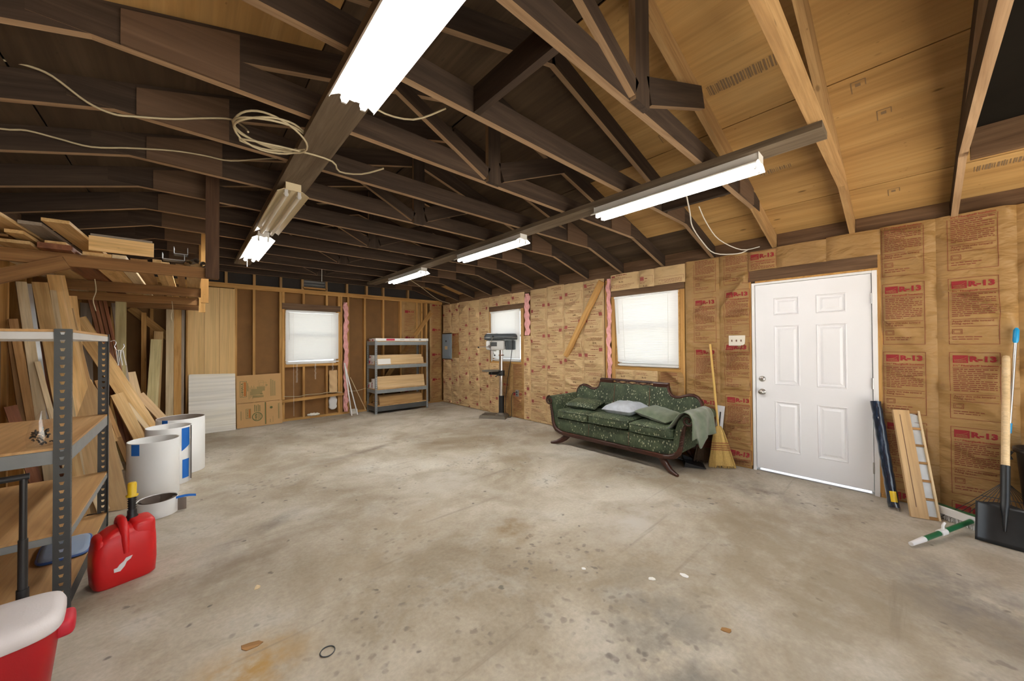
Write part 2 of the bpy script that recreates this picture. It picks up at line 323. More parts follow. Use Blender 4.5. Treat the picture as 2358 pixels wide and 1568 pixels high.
def concrete():
    m,nt,b=nm('stained_concrete')
    tc=nt.nodes.new('ShaderNodeTexCoord'); P=tc.outputs['Object']
    def nz(s,d=6,r=.6,dist=0): return noise(nt,P,s,d,r,dist)
    c=ramp(nt,nz(.8,9,.62,.4),[(.30,(.25,.195,.13)),(.43,(.37,.315,.24)),(.54,(.49,.44,.36)),(.68,(.62,.58,.50))])
    c=mix(nt,ramp(nt,nz(1.7,6,.6,.8),[(.48,(0,0,0)),(.66,(.55,.55,.55))]),c,(.29,.23,.155))
    c=mix(nt,ramp(nt,nz(2.6,5,.6,.5),[(.52,(0,0,0)),(.72,(.5,.5,.5))]),c,(.52,.50,.45))
    c=mix(nt,.5,c,ramp(nt,nz(45,4),[(.3,(.72,.72,.72)),(.65,(1.05,1.05,1.05))]),'MULTIPLY')
    def blob(x,y,r,ry=None,rot=0):
        mp=nt.nodes.new('ShaderNodeMapping'); mp.vector_type='TEXTURE'; mp.inputs['Location'].default_value=(x,y,0); mp.inputs['Scale'].default_value=(r,ry or r,1); mp.inputs['Rotation'].default_value=(0,0,rot)
        nt.links.new(P,mp.inputs[0]); g=N(nt,'ShaderNodeTexGradient',gradient_type='SPHERICAL'); nt.links.new(mp.outputs[0],g.inputs[0]); return g.outputs['Fac']
    # dark foot-worn specks, with irregular outlines
    nd=N(nt,'ShaderNodeTexNoise',i_Scale=9.0,i_Detail=3.0); nt.links.new(P,nd.inputs['Vector'])
    vm=nt.nodes.new('ShaderNodeVectorMath'); vm.operation='MULTIPLY_ADD'; nt.links.new(nd.outputs['Color'],vm.inputs[0]); vm.inputs[1].default_value=(.10,.10,0); nt.links.new(P,vm.inputs[2]); PD=vm.outputs[0]
    vo=N(nt,'ShaderNodeTexVoronoi',i_Scale=17.0); nt.links.new(PD,vo.inputs['Vector'])
    sp=ramp(nt,vo.outputs['Distance'],[(.0,(1,1,1)),(.22,(.8,.8,.8)),(.34,(0,0,0))])
    cl=math_(nt,'ADD',blob(1.85,1.75,.55),math_(nt,'ADD',blob(1.55,1.0,.9),blob(.75,1.75,.6)),clamp=True)
    gate=math_(nt,'MULTIPLY',cl,ramp(nt,nz(3.2,3),[(.36,(0,0,0)),(.54,(1,1,1))]),clamp=True)
    allg=ramp(nt,nz(1.3,3),[(.52,(0,0,0)),(.66,(.65,.65,.65))])
    gate=math_(nt,'MULTIPLY',gate,ramp(nt,nz(11,2),[(.40,(.1,.1,.1)),(.58,(1,1,1))]))
    gg=math_(nt,'MAXIMUM',math_(nt,'MULTIPLY',gate,1.3,clamp=True),allg)
    c=mix(nt,math_(nt,'MULTIPLY',math_(nt,'MULTIPLY',sp,gg),.85),c,(.13,.115,.105))
    # small dark oil drops everywhere
    v2=N(nt,'ShaderNodeTexVoronoi',i_Scale=6.0,i_Randomness=1.0); nt.links.new(PD,v2.inputs['Vector'])
    c=mix(nt,ramp(nt,v2.outputs['Distance'],[(.0,(.8,.8,.8)),(.06,(.7,.7,.7)),(.10,(0,0,0))]),c,(.11,.10,.09))
    # grey smears
    for x,y,r,ry,rot,col,amt in ((1.62,.75,.75,.4,.7,(.20,.185,.165),.8),(3.15,-.15,.6,.45,.2,(.21,.19,.175),.85),(3.2,.9,.7,.3,-.6,(.25,.20,.14),.7),
                         (.2,1.93,.30,.26,0,(.40,.25,.09),.9),(1.82,2.05,.34,.22,.75,(.27,.20,.12),1.0),(.42,3.35,.5,.12,.5,(.22,.19,.16),.8),(1.97,4.9,1.0,.1,.25,(.22,.18,.14),.8),
                         (.25,2.9,.5,.3,.5,(.25,.20,.15),.8),(2.6,1.5,.6,.4,0,(.50,.47,.42),.7),(2.0,3.2,.5,.35,0,(.53,.50,.44),.7),(4.0,1.0,.5,.3,1.2,(.2,.17,.14),.8),(2.7,.45,1.2,.7,.3,(.30,.25,.18),.8),(1.2,2.6,1.0,.5,.6,(.36,.29,.20),.6)):
        g=blob(x,y,r,ry,rot); k=math_(nt,'MULTIPLY',math_(nt,'MULTIPLY',g,amt),ramp(nt,nz(4.5,5,.65),[(.36,(0,0,0)),(.60,(1.4,1.4,1.4))]),clamp=True)
        c=mix(nt,k,c,col)
    # long scuffs
    mp=nt.nodes.new('ShaderNodeMapping'); mp.inputs['Scale'].default_value=(.5,9,1); mp.inputs['Rotation'].default_value=(0,0,-.55); nt.links.new(P,mp.inputs[0])
    sc=ramp(nt,noise(nt,mp.outputs[0],1.0,4,.6,.4),[(.63,(0,0,0)),(.75,(.6,.6,.6))]); c=mix(nt,sc,c,(.22,.18,.14))
    nt.links.new(c,b.inputs['Base Color'])
    nt.links.new(ramp(nt,nz(3),[(.3,(.55,.55,.55)),(.7,(.8,.8,.8))]),b.inputs['Roughness']); b.inputs['Specular IOR Level'].default_value=.3
    bump(nt,b,nz(60,6),.12,.004); return m
M_['concrete']=concrete()
rnd=random.Random(7)
# ------------------------------------------------------------------ text
_tc={}
def text2d(body,bold=0.0):
    k=(body,bold)
    if k in _tc: return _tc[k]
    cu=bpy.data.curves.new('t','FONT'); cu.body=body; cu.size=1; cu.resolution_u=2; cu.offset=bold; cu.fill_mode='BOTH'
    o=bpy.data.objects.new('t',cu); C.objects.link(o); bpy.context.view_layer.update()
    dg=bpy.context.evaluated_depsgraph_get(); me=bpy.data.meshes.new_from_object(o.evaluated_get(dg))
    r=([(v.co.x,v.co.y) for v in me.vertices],[tuple(p.vertices) for p in me.polygons])
    bpy.data.objects.remove(o,do_unlink=True); bpy.data.curves.remove(cu); bpy.data.meshes.remove(me)
    _tc[k]=r; return r
class Print:
    """flat print on a sheet: fn(s,t,lift)->3D point; s to the right, t up"""
    def __init__(p, fn): p.mb=MB(); p.fn=fn
    def text(p, body, s, t, cap, mi=0, bold=.0, width=None, rot=None, lift=0):
        vs,fs=text2d(body,bold)
        x0=min(v[0] for v in vs); x1=max(v[0] for v in vs); k=cap/.69; kx=k if width is None else width/(x1-x0)
        if rot==90: q=[(s-v[1]*k,t+(v[0]-x0)*kx) for v in vs]
        else: q=[(s+(v[0]-x0)*kx,t+v[1]*k) for v in vs]
        p.mb.add([p.fn(a,b,lift) for a,b in q],fs,mi); return p
    def rect(p, s0,t0,s1,t1, mi=0, step=.06, lift=0):
        nu=max(1,int(abs(s1-s0)/step+.99)); nv=max(1,int(abs(t1-t0)/step+.99))
        p.mb.grid(lambda u,v:p.fn(s0+(s1-s0)*u,t0+(t1-t0)*v,lift),nu,nv,mi,False); return p
    def frame(p, s0,t0,s1,t1, lw=.003, mi=0):
        p.rect(s0,t0,s1,t0+lw,mi); p.rect(s0,t1-lw,s1,t1,mi); p.rect(s0,t0,s0+lw,t1,mi); p.rect(s1-lw,t0,s1,t1,mi); return p
    def words(p, s0,s1,t,h,r,mi=0,fill=1.0):
        s=s0; e=s0+(s1-s0)*fill
        while s<e-.006:
            L=min(r.uniform(.012,.04),e-s); p.rect(s,t,s+L,t+h,mi); s+=L+.006
        return p
    def build(p,name,mats,parent): return p.mb.build(name,mats,parent,recalc=False)
# ================================================================== SETTING
XR,XL,YB,YF = 4.65,-1.06,7.74,-2.3
XC=1.785; ZP=2.42; SL=.29; ZT=2.64
def zraf(x): return ZP+SL*(4.62-x) if x>XC else ZP+SL*(x-(2*XC-4.62))
floor=MB().box((XL-.12,YF,-.12),(XR+.12,YB+.12,0)).build('floor',M_['concrete']); floor['kind']='structure'
unseen_drive=MB().box((-14,-16,-.2),(18,20,-.13)).build('unseen_driveway',M_['unseen_slab']); unseen_drive['kind']='structure'  # unseen driveway slab, added to bounce daylight in through the front opening
wr=struct('wall_right'); wb=struct('wall_back'); wl=struct('wall_left'); wf=struct('wall_front'); ceil=struct('ceiling')
def bx(name,a,b,mat,par,bev=0):
    # axis-aligned member: local X runs along its longest side, for the grain
    d=[abs(q-p) for p,q in zip(a,b)]; c=[(p+q)/2 for p,q in zip(a,b)]; i=d.index(max(d)); j=[k for k in range(3) if k!=i]
    if d[j[0]]<d[j[1]]: j=j[::-1]
    e=[Vector((1,0,0)),Vector((0,1,0)),Vector((0,0,1))]
    p0=Vector(c)-e[i]*d[i]/2; p1=Vector(c)+e[i]*d[i]/2
    return board(name,p0,p1,d[j[0]],d[j[1]],e[j[1]],mat,par,bev)
# --- right wall sheathing, with openings
W1=(4.90,5.80,1.06,2.07); W2=(1.97,2.90,1.075,2.085); DO=(.215,1.18,0,2.06)
ys=[YF,DO[0],DO[1],W2[0],W2[1],W1[0],W1[1],YB+.09]
for i in range(7):
    a,b=ys[i],ys[i+1]; op={1:DO,3:W2,5:W1}.get(i)
    if op:
        if op[2]>0: bx('sheathing_panel',(4.74,a,-.1),(4.76,b,op[2]),M_['fiber'],wr)
        bx('sheathing_panel',(4.74,a,op[3]),(4.76,b,2.6),M_['fiber'],wr)
    else: bx('sheathing_panel',(4.74,a,-.1),(4.76,b,2.6),M_['fiber'],wr)
bx('bottom_plate',(XR,1.20,0),(4.74,YB,.04),M_['stud'],wr); bx('bottom_plate',(XR,YF,0),(4.74,.20,.04),M_['stud'],wr)
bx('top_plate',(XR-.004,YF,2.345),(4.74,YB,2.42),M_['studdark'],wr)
for y in (7.30,6.99,6.605,6.215,4.65,4.255,3.865,3.47,3.06,1.51,-.145,-.54,-.94):
    bx('stud',(XR+.004,y-.019,.04),(4.74,y+.019,2.345),M_['stud'],wr)
for y0,y1,z0,z1 in ((5.805,5.86,.04,2.16),(4.84,4.895,.04,2.16),(2.905,2.965,.04,2.345),(1.91,1.965,.04,2.345),(1.19,1.24,.04,2.345),(.165,.205,.04,2.345)):
    bx('jack_stud',(XR-.006,y0,z0),(4.74,y1,z1),M_['stud'],wr)
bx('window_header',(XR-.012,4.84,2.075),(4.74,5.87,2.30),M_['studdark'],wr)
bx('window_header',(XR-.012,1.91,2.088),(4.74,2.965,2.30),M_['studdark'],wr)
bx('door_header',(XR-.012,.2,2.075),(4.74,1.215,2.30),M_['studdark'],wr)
bx('sill_plate',(XR-.008,4.895,1.02),(4.74,5.805,1.055),M_['stud'],wr)
bx('sill_plate',(XR-.008,1.965,1.03),(4.74,2.905,1.07),M_['stud'],wr)
board('diagonal_brace',(XR-.048,3.80,1.19),(XR-.048,3.10,2.335),.10,.03,(1,0,0),M_['stud'],wr,.003)
# --- back wall
WB=(1.33,2.23,1.05,2.06)
for a,b in ((-1.15,-.02),(-.02,1.33),(1.33,2.23),(2.23,3.45),(3.45,4.76)):
    if a==1.33:
        bx('sheathing_panel',(a,7.83,-.1),(b,7.85,WB[2]),M_['fiber'],wb); bx('sheathing_panel',(a,7.83,WB[3]),(b,7.85,2.47),M_['fiber'],wb)
    else: bx('sheathing_panel',(a,7.83,-.1),(b,7.85,2.47),M_['fiber'],wb)
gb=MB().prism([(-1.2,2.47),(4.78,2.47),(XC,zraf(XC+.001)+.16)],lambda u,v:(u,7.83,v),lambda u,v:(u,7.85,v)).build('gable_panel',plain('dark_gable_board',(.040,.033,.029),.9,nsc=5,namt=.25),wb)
bx('bottom_plate',(XL,YB,0),(XR,7.83,.04),M_['stud'],wb)
bx('top_plate',(XL,YB-.003,2.385),(XR,7.83,2.465),M_['stud'],wb)
for x in (-.82,-.42,-.02,.60,.856,2.44,2.775,3.175,3.575,3.97,4.10,4.22):
    bx('stud',(x-.019,YB,.04),(x+.019,7.83,2.385),M_['stud'],wb)
for x0,x1 in ((1.235,1.275),(1.279,1.318),(2.24,2.28),(2.284,2.325)):
    bx('jack_stud',(x0,YB-.002,.04),(x1,7.83,2.385),M_['stud'],wb)
bx('window_header',(1.279,YB-.014,2.072),(2.284,7.83,2.185),M_['studdark'],wb)
bx('sill_plate',(1.318,YB-.012,.995),(2.24,7.83,1.04),M_['stud'],wb)
for x in (1.63,2.035):
    bx('cripple_stud',(x-.019,YB,.04),(x+.019,7.83,.995),M_['stud'],wb); bx('cripple_stud',(x-.019,YB,2.185),(x+.019,7.83,2.385),M_['stud'],wb)
board('blocking',(1.27,YB-.02,.375),(2.34,YB-.02,.415),.05,.038,(0,1,0),M_['stud'],wb)
board('diagonal_brace',(4.36,YB-.012,2.20),(2.78,YB-.012,.10),.10,.022,(0,1,0),M_['stud'],wb)
board('diagonal_brace',(-.64,YB-.012,1.97),(-.20,YB-.012,1.50),.10,.022,(0,1,0),M_['stud'],wb)
for x in (.47,.86,1.26,1.61,2.03,2.42,2.82,3.18,3.76):
    bx('gable_stud',(x-.019,YB,2.465),(x+.019,7.83,zraf(x)+.02),M_['truss_new'],wb)
bx('vent_sill',(1.61,YB,2.485),(2.03,7.83,2.52),M_['stud'],wb)
# --- left wall
bx('sheathing_panel',(-1.15,YF,-.1),(-1.17,2.3,2.6),M_['fiber'],wl); bx('sheathing_panel',(-1.15,2.3,-.1),(-1.17,YB+.1,2.6),M_['fiber'],wl)
bx('bottom_plate',(XL,YF,0),(-1.15,YB,.04),M_['stud'],wl); bx('top_plate',(XL,YF,2.345),(-1.15,YB,2.42),M_['studdark'],wl)
for i in range(25):
    y=-2.2+.41*i
    bx('stud',(XL,y-.019,.04),(-1.15,y+.019,2.345),M_['stud'],wl)
# --- front wall with an unseen garage opening behind the viewer, widened for fill daylight
bx('sheathing_panel',(-1.15,YF-.02,-.1),(-.75,YF,2.6),M_['fiber'],wf); bx('sheathing_panel',(4.0,YF-.02,-.1),(4.76,YF,2.6),M_['fiber'],wf)
MB().prism([(-1.2,2.14),(4.78,2.14),(4.78,2.5),(XC,3.42),(-1.2,2.5)],lambda u,v:(u,YF-.02,v),lambda u,v:(u,YF,v)).build('gable_panel',M_['fiber'],wf)
# --- roof: plywood panels, trusses
def panel(x0,x1,y0,y1,mat):
    def zz(x): return zraf(x)+.147
    P=[(x0,y0),(x1,y0),(x1,y1),(x0,y1)]
    L=math.hypot(x1-x0,zz(x1)-zz(x0)); o=Vector((x0,y0,zz(x0))); ex=Vector((x1-x0,0,zz(x1)-zz(x0))).normalized(); ey=Vector((0,1,0)); ez=ex.cross(ey)
    up=.014 if ez.z>0 else -.014
    ob=MB().box((.004,.002,0),(L-.004,y1-y0-.002,up)).build('roof_panel',mat,ceil)
    m=Matrix((ex,ey,ez)).transposed().to_4x4(); m.translation=o; ob.matrix_basis=m; return ob
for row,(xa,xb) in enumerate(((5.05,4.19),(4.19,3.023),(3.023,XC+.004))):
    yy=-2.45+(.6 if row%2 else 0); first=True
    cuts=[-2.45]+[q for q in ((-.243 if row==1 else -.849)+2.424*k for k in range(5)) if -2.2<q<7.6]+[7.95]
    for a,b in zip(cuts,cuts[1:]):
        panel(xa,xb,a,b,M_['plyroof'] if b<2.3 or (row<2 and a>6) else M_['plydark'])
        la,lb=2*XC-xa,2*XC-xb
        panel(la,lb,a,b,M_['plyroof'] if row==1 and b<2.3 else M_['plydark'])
for s_ in (1,-1):
    a_=(XC,zraf(XC+.001)+.185); e_=XC+s_*3.4; b_=(e_,zraf(e_)+.185)
    MB().prism([a_,b_,(b_[0],b_[1]+.02),(a_[0],a_[1]+.02)],lambda u,v:(u,-2.6,v),lambda u,v:(u,8.1,v)).build('roof_light_stop',M_['black'],ceil)  # black slab added above the panels to keep sky light out of the gaps
TY=[.363+.606*i for i in range(-2,13)]
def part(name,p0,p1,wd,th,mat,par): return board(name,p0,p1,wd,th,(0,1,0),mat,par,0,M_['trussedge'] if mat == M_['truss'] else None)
for i,y in zip(range(-2,13),TY):
    tr=bpy.data.objects.new('roof_truss',None); C.objects.link(tr); tr.parent=ceil
    mt=M_['truss_new'] if i in (0,) else M_['truss']
    th=.038
    xl=2*XC-4.62
    def raf(sgn):
        xe=4.95 if sgn>0 else 2*XC-4.95
        a=Vector((xe,y,zraf(xe)+.073)); b=Vector((XC,y,zraf(XC+.0001)+.073))
        part('rafter',a,b,.14,th,mt,tr)
    m0=mt
    if i==1: mt=M_['truss_new']
    raf(1); mt=m0; raf(-1)
    part('tie_chord',(2*XC-4.02,y+.0,ZT+.07),(4.02,y+.0,ZT+.07),.14,th+.002,mt if i!=0 else M_['truss_new'],tr)
    if i%2==1:
        part('king_post',(XC-.04,y-.035,ZT-.005),(XC-.04,y-.035,zraf(XC+.001)+.10),.14 if i==1 else .12,.036,M_['truss'],tr)
        part('web',(XC-.10,y-.035,ZT+.05),(.93,y-.035,zraf(.93)+.06),.09,.036,M_['truss'],tr)
        part('web',(XC+.03,y-.035,ZT+.10),(2.56,y-.035,zraf(2.56)+.03),.14,.036,M_['truss'],tr)
    if i>=1:
        gx0,gx1=(-.21,.18)
        for sg in (1,-1):
            f=(lambda u:u) if sg>0 else (lambda u:2*XC-u)
            poly=[(f(gx0),ZT+.0),(f(gx1),ZT+.0),(f(gx1),zraf(f(gx1))+.12),(f(gx0),zraf(f(gx0))+.12)]
            MB().prism(poly,lambda u,v:(u,y-.034,v),lambda u,v:(u,y-.021,v)).build('gusset_plate',M_['gusset'],tr)
# frieze blocks between the rafters over the walls
for a,b in zip(TY,TY[1:]):
    bx('frieze_block',(4.66,a+.022,2.42),(4.70,b-.022,2.555),M_['studdark'],ceil)
    bx('frieze_block',(-1.13,a+.022,2.42),(-1.09,b-.022,2.555),M_['studdark'],ceil)
# boards the lights hang from, catwalk braces
bx('light_board',(.49,.2,ZT-.04),(.68,6.6,ZT-.001),M_['lightboard'],ceil)
bx('light_board',(2.62,.32,ZT-.04),(2.80,7.2,ZT-.001),M_['lightboard'],ceil)
bx('brace_board',(1.13,.99,ZT),(1.17,1.55,ZT+.14),M_['truss'],ceil)
bx('brace_board',(3.30,.99,ZT-.004),(3.34,1.55,ZT+.09),M_['truss'],ceil)
bx('brace_board',(3.42,.99,2.70),(3.46,1.55,2.83),M_['truss'],ceil)
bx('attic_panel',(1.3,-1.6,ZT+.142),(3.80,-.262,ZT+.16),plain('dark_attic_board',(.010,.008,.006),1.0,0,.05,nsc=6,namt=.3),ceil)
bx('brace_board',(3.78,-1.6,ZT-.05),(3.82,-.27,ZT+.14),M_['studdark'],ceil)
# barcode and grade stamps printed on the plywood
def slope(s,t,l=0):     # s along +y -> toward the viewer's right is -y
    return None
def stampfn(x0,y0):
    def fn(s,t,l=0):
        x=x0+t; y=y0-s
        return (x,y,zraf(x)+.147-.0015-l)
    return fn
def stampmesh(x0,y0,draw,mat):
    p=Print(stampfn(x0,y0)); draw(p); o=p.build('grade_stamp',[mat],ceil); return o
inkply=plain('plywood_ink',(.20,.13,.07),.95)
def barcode(L,h,seed):
    r=random.Random(seed)
    def d(p):
        s=0
        while s<L:
            ww=r.choice((.004,.006,.011)); p.rect(s,r.uniform(0,.01),s+ww,h-r.uniform(0,.012),0); s+=ww+r.choice((.004,.006,.009))
    return d
stampmesh(2.62,.92,barcode(.40,.09,1),inkply); stampmesh(3.62,.86,barcode(.22,.06,2),inkply); stampmesh(4.25,-.32,barcode(.36,.07,3),inkply)
def apa(p): p.frame(0,0,.11,.06,.005); [p.rect(.02+.016*k,.015,.028+.016*k,.045) for k in range(5)]
stampmesh(2.86,1.29,apa,inkply)
def corner(p): p.rect(0,0,.07,.005); p.rect(.065,0,.07,.05); p.rect(0,0,.005,.09); p.rect(.02,.02,.045,.045)
stampmesh(3.07,.24,corner,inkply); stampmesh(3.38,.14,corner,inkply); stampmesh(2.83,1.36,corner,inkply); stampmesh(4.30,.12,corner,inkply)

# ================================================================== INSULATION BATTS (parts of the walls)
def bdisp(s,t,w,sd,amp):
    e=max(0,min(s,w-s)); pil=.016*min(1,e/.06)**.6
    r=math.sin(6.3*t+2.2*s+sd)*.35+math.sin(12.7*t-8*s+sd*2.3)*.3+math.sin(23*t+15*s+sd*1.7)*.16
    q=(1-abs(math.sin(4.1*t+5.5*s*math.sin(sd)+sd*3)))**4+.8*(1-abs(math.sin(7.7*t-6*s*math.cos(sd)+sd*5)))**5
    k=min(1,e/.03)
    return pil+amp*k*(.008*r+.021*q)
def cellA(p,s0,t0,r,near):
    W=.25
    p.frame(s0,t0-.535,s0+W,t0,.003,1)
    p.rect(s0+.018,t0-.085,s0+.096,t0-.024,0,.03)
    if near:
        p.text('OWENS',s0+.026,t0-.068,.0085,2,.01,.058,lift=.0022); p.text('CORNING',s0+.026,t0-.080,.0085,2,.01,.062,lift=.0022)
        for k in range(8):
            a=k/8*1.3; b=(k+1)/8*1.3
            x0=s0+.024+.066*math.sin(a); x1=s0+.024+.066*math.sin(b); y0=t0-.062+.034*(1-math.cos(a)); y1=t0-.062+.034*(1-math.cos(b))
            p.mb.add([p.fn(x0,y0,.0022),p.fn(x1,y1,.0022),p.fn(x1,y1+.002,.0022),p.fn(x0,y0+.002,.0022)],[(0,1,2,3)],2)
    p.text('R-13',s0+.104,t0-.072,.040,0,.05,.128)
    p.text('3½" Fiberglas® Insulation',s0+.018,t0-.112,.013,0,.015,.222)
    p.rect(s0+.015,t0-.124,s0+W-.01,t0-.121,1)
    if near:
        for k in range(12):
            p.words(s0+.018,s0+W-.015,t0-.139-.0155*k,  .0070 if k<2 else .0058,r,1,1 if k not in (1,5,11) else r.uniform(.4,.8))
    else:
        for k in range(9): p.rect(s0+.018,t0-.14-.021*k,s0+W-.015-(.05 if k%4==1 else 0),t0-.1345-.021*k,1)
    p.rect(s0+.015,t0-.335,s0+W-.01,t0-.332,1)
    p.text('Apply this side toward',s0+.018,t0-.355,.014,1,.012,.205); p.text('living space.',s0+.018,t0-.374,.014,1,.012,.11)
    p.rect(s0+.015,t0-.392,s0+W-.01,t0-.389,1)
    p.frame(s0+.018,t0-.452,s0+.07,t0-.412,.003,1); p.frame(s0+.026,t0-.444,s0+.062,t0-.420,.002,1)
    p.words(s0+.018,s0+.17,t0-.478,.0055,r,1); p.words(s0+.018,s0+.15,t0-.496,.0055,r,1)
def cellB(p,s0,t0,W,r,flip):
    # smaller, paler print, run upside down on the older batts
    def fl(s,t): return (s0+W-(s-s0), t0-.26-(t-t0)) if flip else (s,t)
    base=p.fn; q=Print(lambda s,t,l=0: base(*fl(s,t),l)); q.mb=p.mb
    q.frame(s0+.01,t0-.255,s0+W-.01,t0-.005,.002,1)
    q.rect(s0+.03,t0-.066,s0+.088,t0-.014,0,.03); q.words(s0+.10,s0+W*.62,t0-.046,.009,r,1)
    for k in range(3): q.words(s0+.03,s0+W-.06,t0-.078-.013*k,.004,r,1,r.uniform(.5,.95))
    q.text('R-13',s0+W*.36,t0-.150,.022,3,.03)
    for k in range(4): q.words(s0+.03,s0+W-.05,t0-.180-.014*k,.004,r,1,r.uniform(.6,1))
def batt(wall,par,a0,a1,z0,z1,kind,sd,amp=1.0,phase=0,near=False,s_in=.03,name='insulation_batt',back=.0):
    w_=abs(a1-a0); rr=random.Random(int(sd*100))
    if wall=='r':
        def fn(s,t,l=0): return (XR-.004-back-bdisp(s,t,w_,sd,amp)-l, a0-s, t)
    else:
        def fn(s,t,l=0): return (a0+s, YB-.004-back-bdisp(s,t,w_,sd,amp)-l, t)
    nu=max(4,int(w_/.02)); nv=max(4,int((z1-z0)/.022))
    mb=MB().grid(lambda u,v: fn(u*w_,z0+(z1-z0)*v),nu,nv)
    b=mb.build(name,M_['krafttan' if kind=='B' else 'kraft'],par,recalc=False)
    def pfn(s,t,l=0):
        d=max(bdisp(s+a,t+b,w_,sd,amp) for a,b in ((0,0),(.012,0),(-.012,0),(0,.014),(0,-.014)))+.0025+l
        return (XR-.004-back-d, a0-s, t) if wall=='r' else (a0+s, YB-.004-back-d, t)
    pf=Print(pfn)
    if kind=='A':
        t=2.512-phase
        while t>z0:
            if t<=z1+.3 and t-.535>=z0-.5:
                sub=Print(pf.fn); cellA(sub,s_in,t,rr,near)
                # keep only what lies on this batt
                keep=MB(); clip(sub.mb,keep,z0+.004,z1-.004,2); pf.mb.add(keep.v,keep.f); n=len(keep.f)
                pf.mb.m[-n:]=keep.m if n else pf.mb.m[-n:]
            t-=.60
    elif kind=='B':
        t=2.42-phase; k=int(sd*10)%2
        while t-.26>z0-.3:
            sub=Print(pf.fn); cellB(sub,0,t,w_,rr,k%2==0)
            keep=MB(); clip(sub.mb,keep,z0+.004,z1-.004,2); n=len(keep.f)
            if n: pf.mb.add(keep.v,keep.f); pf.mb.m[-n:]=keep.m
            t-=.27; k+=1
    if pf.mb.f:
        o=pf.build('print',[M_['inkfaded' if kind=='B' else 'inkred'],M_['inkbrown'],M_['kraft'],M_['inkdark']],b)
    return b
def clip(src,dst,lo,hi,ax):
    for f,m in zip(src.f,src.m):
        P=[src.v[i] for i in f]
        if all(lo<=q[ax]<=hi for q in P): dst.add(P,[tuple(range(len(P)))],m)
sd=1.37
def nsd():
    global sd; sd+=.83; return sd
# right wall, from the corner towards the viewer
batt('r',wr,7.69,7.30,.02,1.04,'B',nsd()); batt('r',wr,7.69,7.30,1.68,2.36,'B',nsd())
batt('r',wr,7.31,6.99,.02,1.09,'B',nsd(),1.2); batt('r',wr,7.31,6.99,1.67,2.36,'B',nsd())
batt('r',wr,7.30,7.0,1.095,1.665,'A',nsd(),.8,.22,back=-.012)
batt('r',wr,6.99,6.605,.015,2.37,'B',nsd(),1.5,.1); batt('r',wr,6.605,6.215,.01,2.36,'B',nsd(),1,.2); batt('r',wr,6.215,5.86,.01,2.37,'B',nsd(),1,.05)
batt('r',wr,5.86,5.52,2.165,2.37,'B',nsd(),back=.012); batt('r',wr,5.52,5.15,2.165,2.38,'B',nsd(),back=.012); batt('r',wr,5.15,4.80,2.165,2.37,'B',nsd(),1,.1,back=.012)
batt('r',wr,5.86,5.55,.01,1.02,'B',nsd()); batt('r',wr,5.55,5.15,.01,1.03,'A',nsd(),1.3,.05,s_in=.06); batt('r',wr,5.15,4.84,.01,1.02,'A',nsd(),.8,.2,s_in=.03)
batt('r',wr,4.84,4.655,.01,1.55,'B',nsd(),.6); batt('r',wr,4.655,4.255,.01,2.38,'B',nsd(),.8,.12); batt('r',wr,4.255,3.865,.01,2.39,'B',nsd(),.9,.03)
batt('r',wr,3.865,3.47,.02,2.38,'B',nsd(),1.6,.17); batt('r',wr,3.47,3.085,.02,2.38,'B',nsd(),1.2,.08)
batt('r',wr,2.965,2.52,2.165,2.40,'B',nsd(),.8,back=.012); batt('r',wr,2.52,2.30,2.165,2.40,'B',nsd(),.7,.1,back=.012); batt('r',wr,2.30,1.895,2.17,2.40,'B',nsd(),.6,.15,back=.012)
batt('r',wr,2.905,2.60,.02,1.03,'B',nsd(),.6); batt('r',wr,2.60,2.27,.02,1.03,'B',nsd(),.7); batt('r',wr,2.27,1.92,.02,1.03,'A',nsd(),2.2,.1)
batt('r',wr,1.90,1.51,.02,2.41,'A',nsd(),1.1,-.03,True,.11); batt('r',wr,1.51,1.205,.02,2.41,'A',nsd(),2.4,-.09,True,.06)
batt('r',wr,1.21,.95,2.19,2.40,'A',nsd(),.7,.12,True,.01,back=.012); batt('r',wr,.95,.55,2.19,2.41,'A',nsd(),.6,.36,True,.06,back=.012); batt('r',wr,.55,.18,2.19,2.42,'A',nsd(),.6,.36,True,.06,back=.012)
batt('r',wr,.185,-.143,.02,2.43,'A',nsd(),1.3,0,True,.012); batt('r',wr,-.143,-.54,.02,2.43,'A',nsd(),1.4,.0,True,.06); batt('r',wr,-.54,-.94,.02,2.43,'A',nsd(),1.5,.2,True,.06); batt('r',wr,-.94,-1.34,.02,2.43,'A',nsd(),1,.1,False,.06)
batt('b',wb,3.595,3.955,.03,2.38,'A',nsd(),1,.3,s_in=.05); batt('b',wb,4.30,4.63,.03,2.38,'A',nsd(),1,.1,s_in=.04); batt('b',wb,3.99,4.085,.03,2.38,'K',nsd(),.5,back=-.03)
# bare pink fibre edges
def pinkstrip(wall,par,a,z0,z1,wd,seed):
    r=random.Random(seed)
    n=int((z1-z0)/.03); pts=[]
    def fn(u,v):
        z=z0+(z1-z0)*v; k=int(v*n); q=.008*math.sin(9*z+seed)+.006*math.sin(31*z+seed*2)
        x=(u-.5)*(wd+.010*math.sin(17*z+seed)+.012*math.sin(43*z+seed*3)*u); dep=.025*math.sin(PI*u)+.012*math.sin(40*z+9*u)
        return (XR-.004-dep, a+q-x, z) if wall=='r' else (a+q+x, YB-.02-dep, z)
    return MB().grid(fn,6,n*2).build('pink_insulation',M_['pink'],par,recalc=False)
pinkstrip('r',wr,3.005,.05,2.36,.07,1); pinkstrip('r',wr,4.745,1.56,2.33,.13,2); pinkstrip('b',wb,2.385,.05,2.27,.085,3)
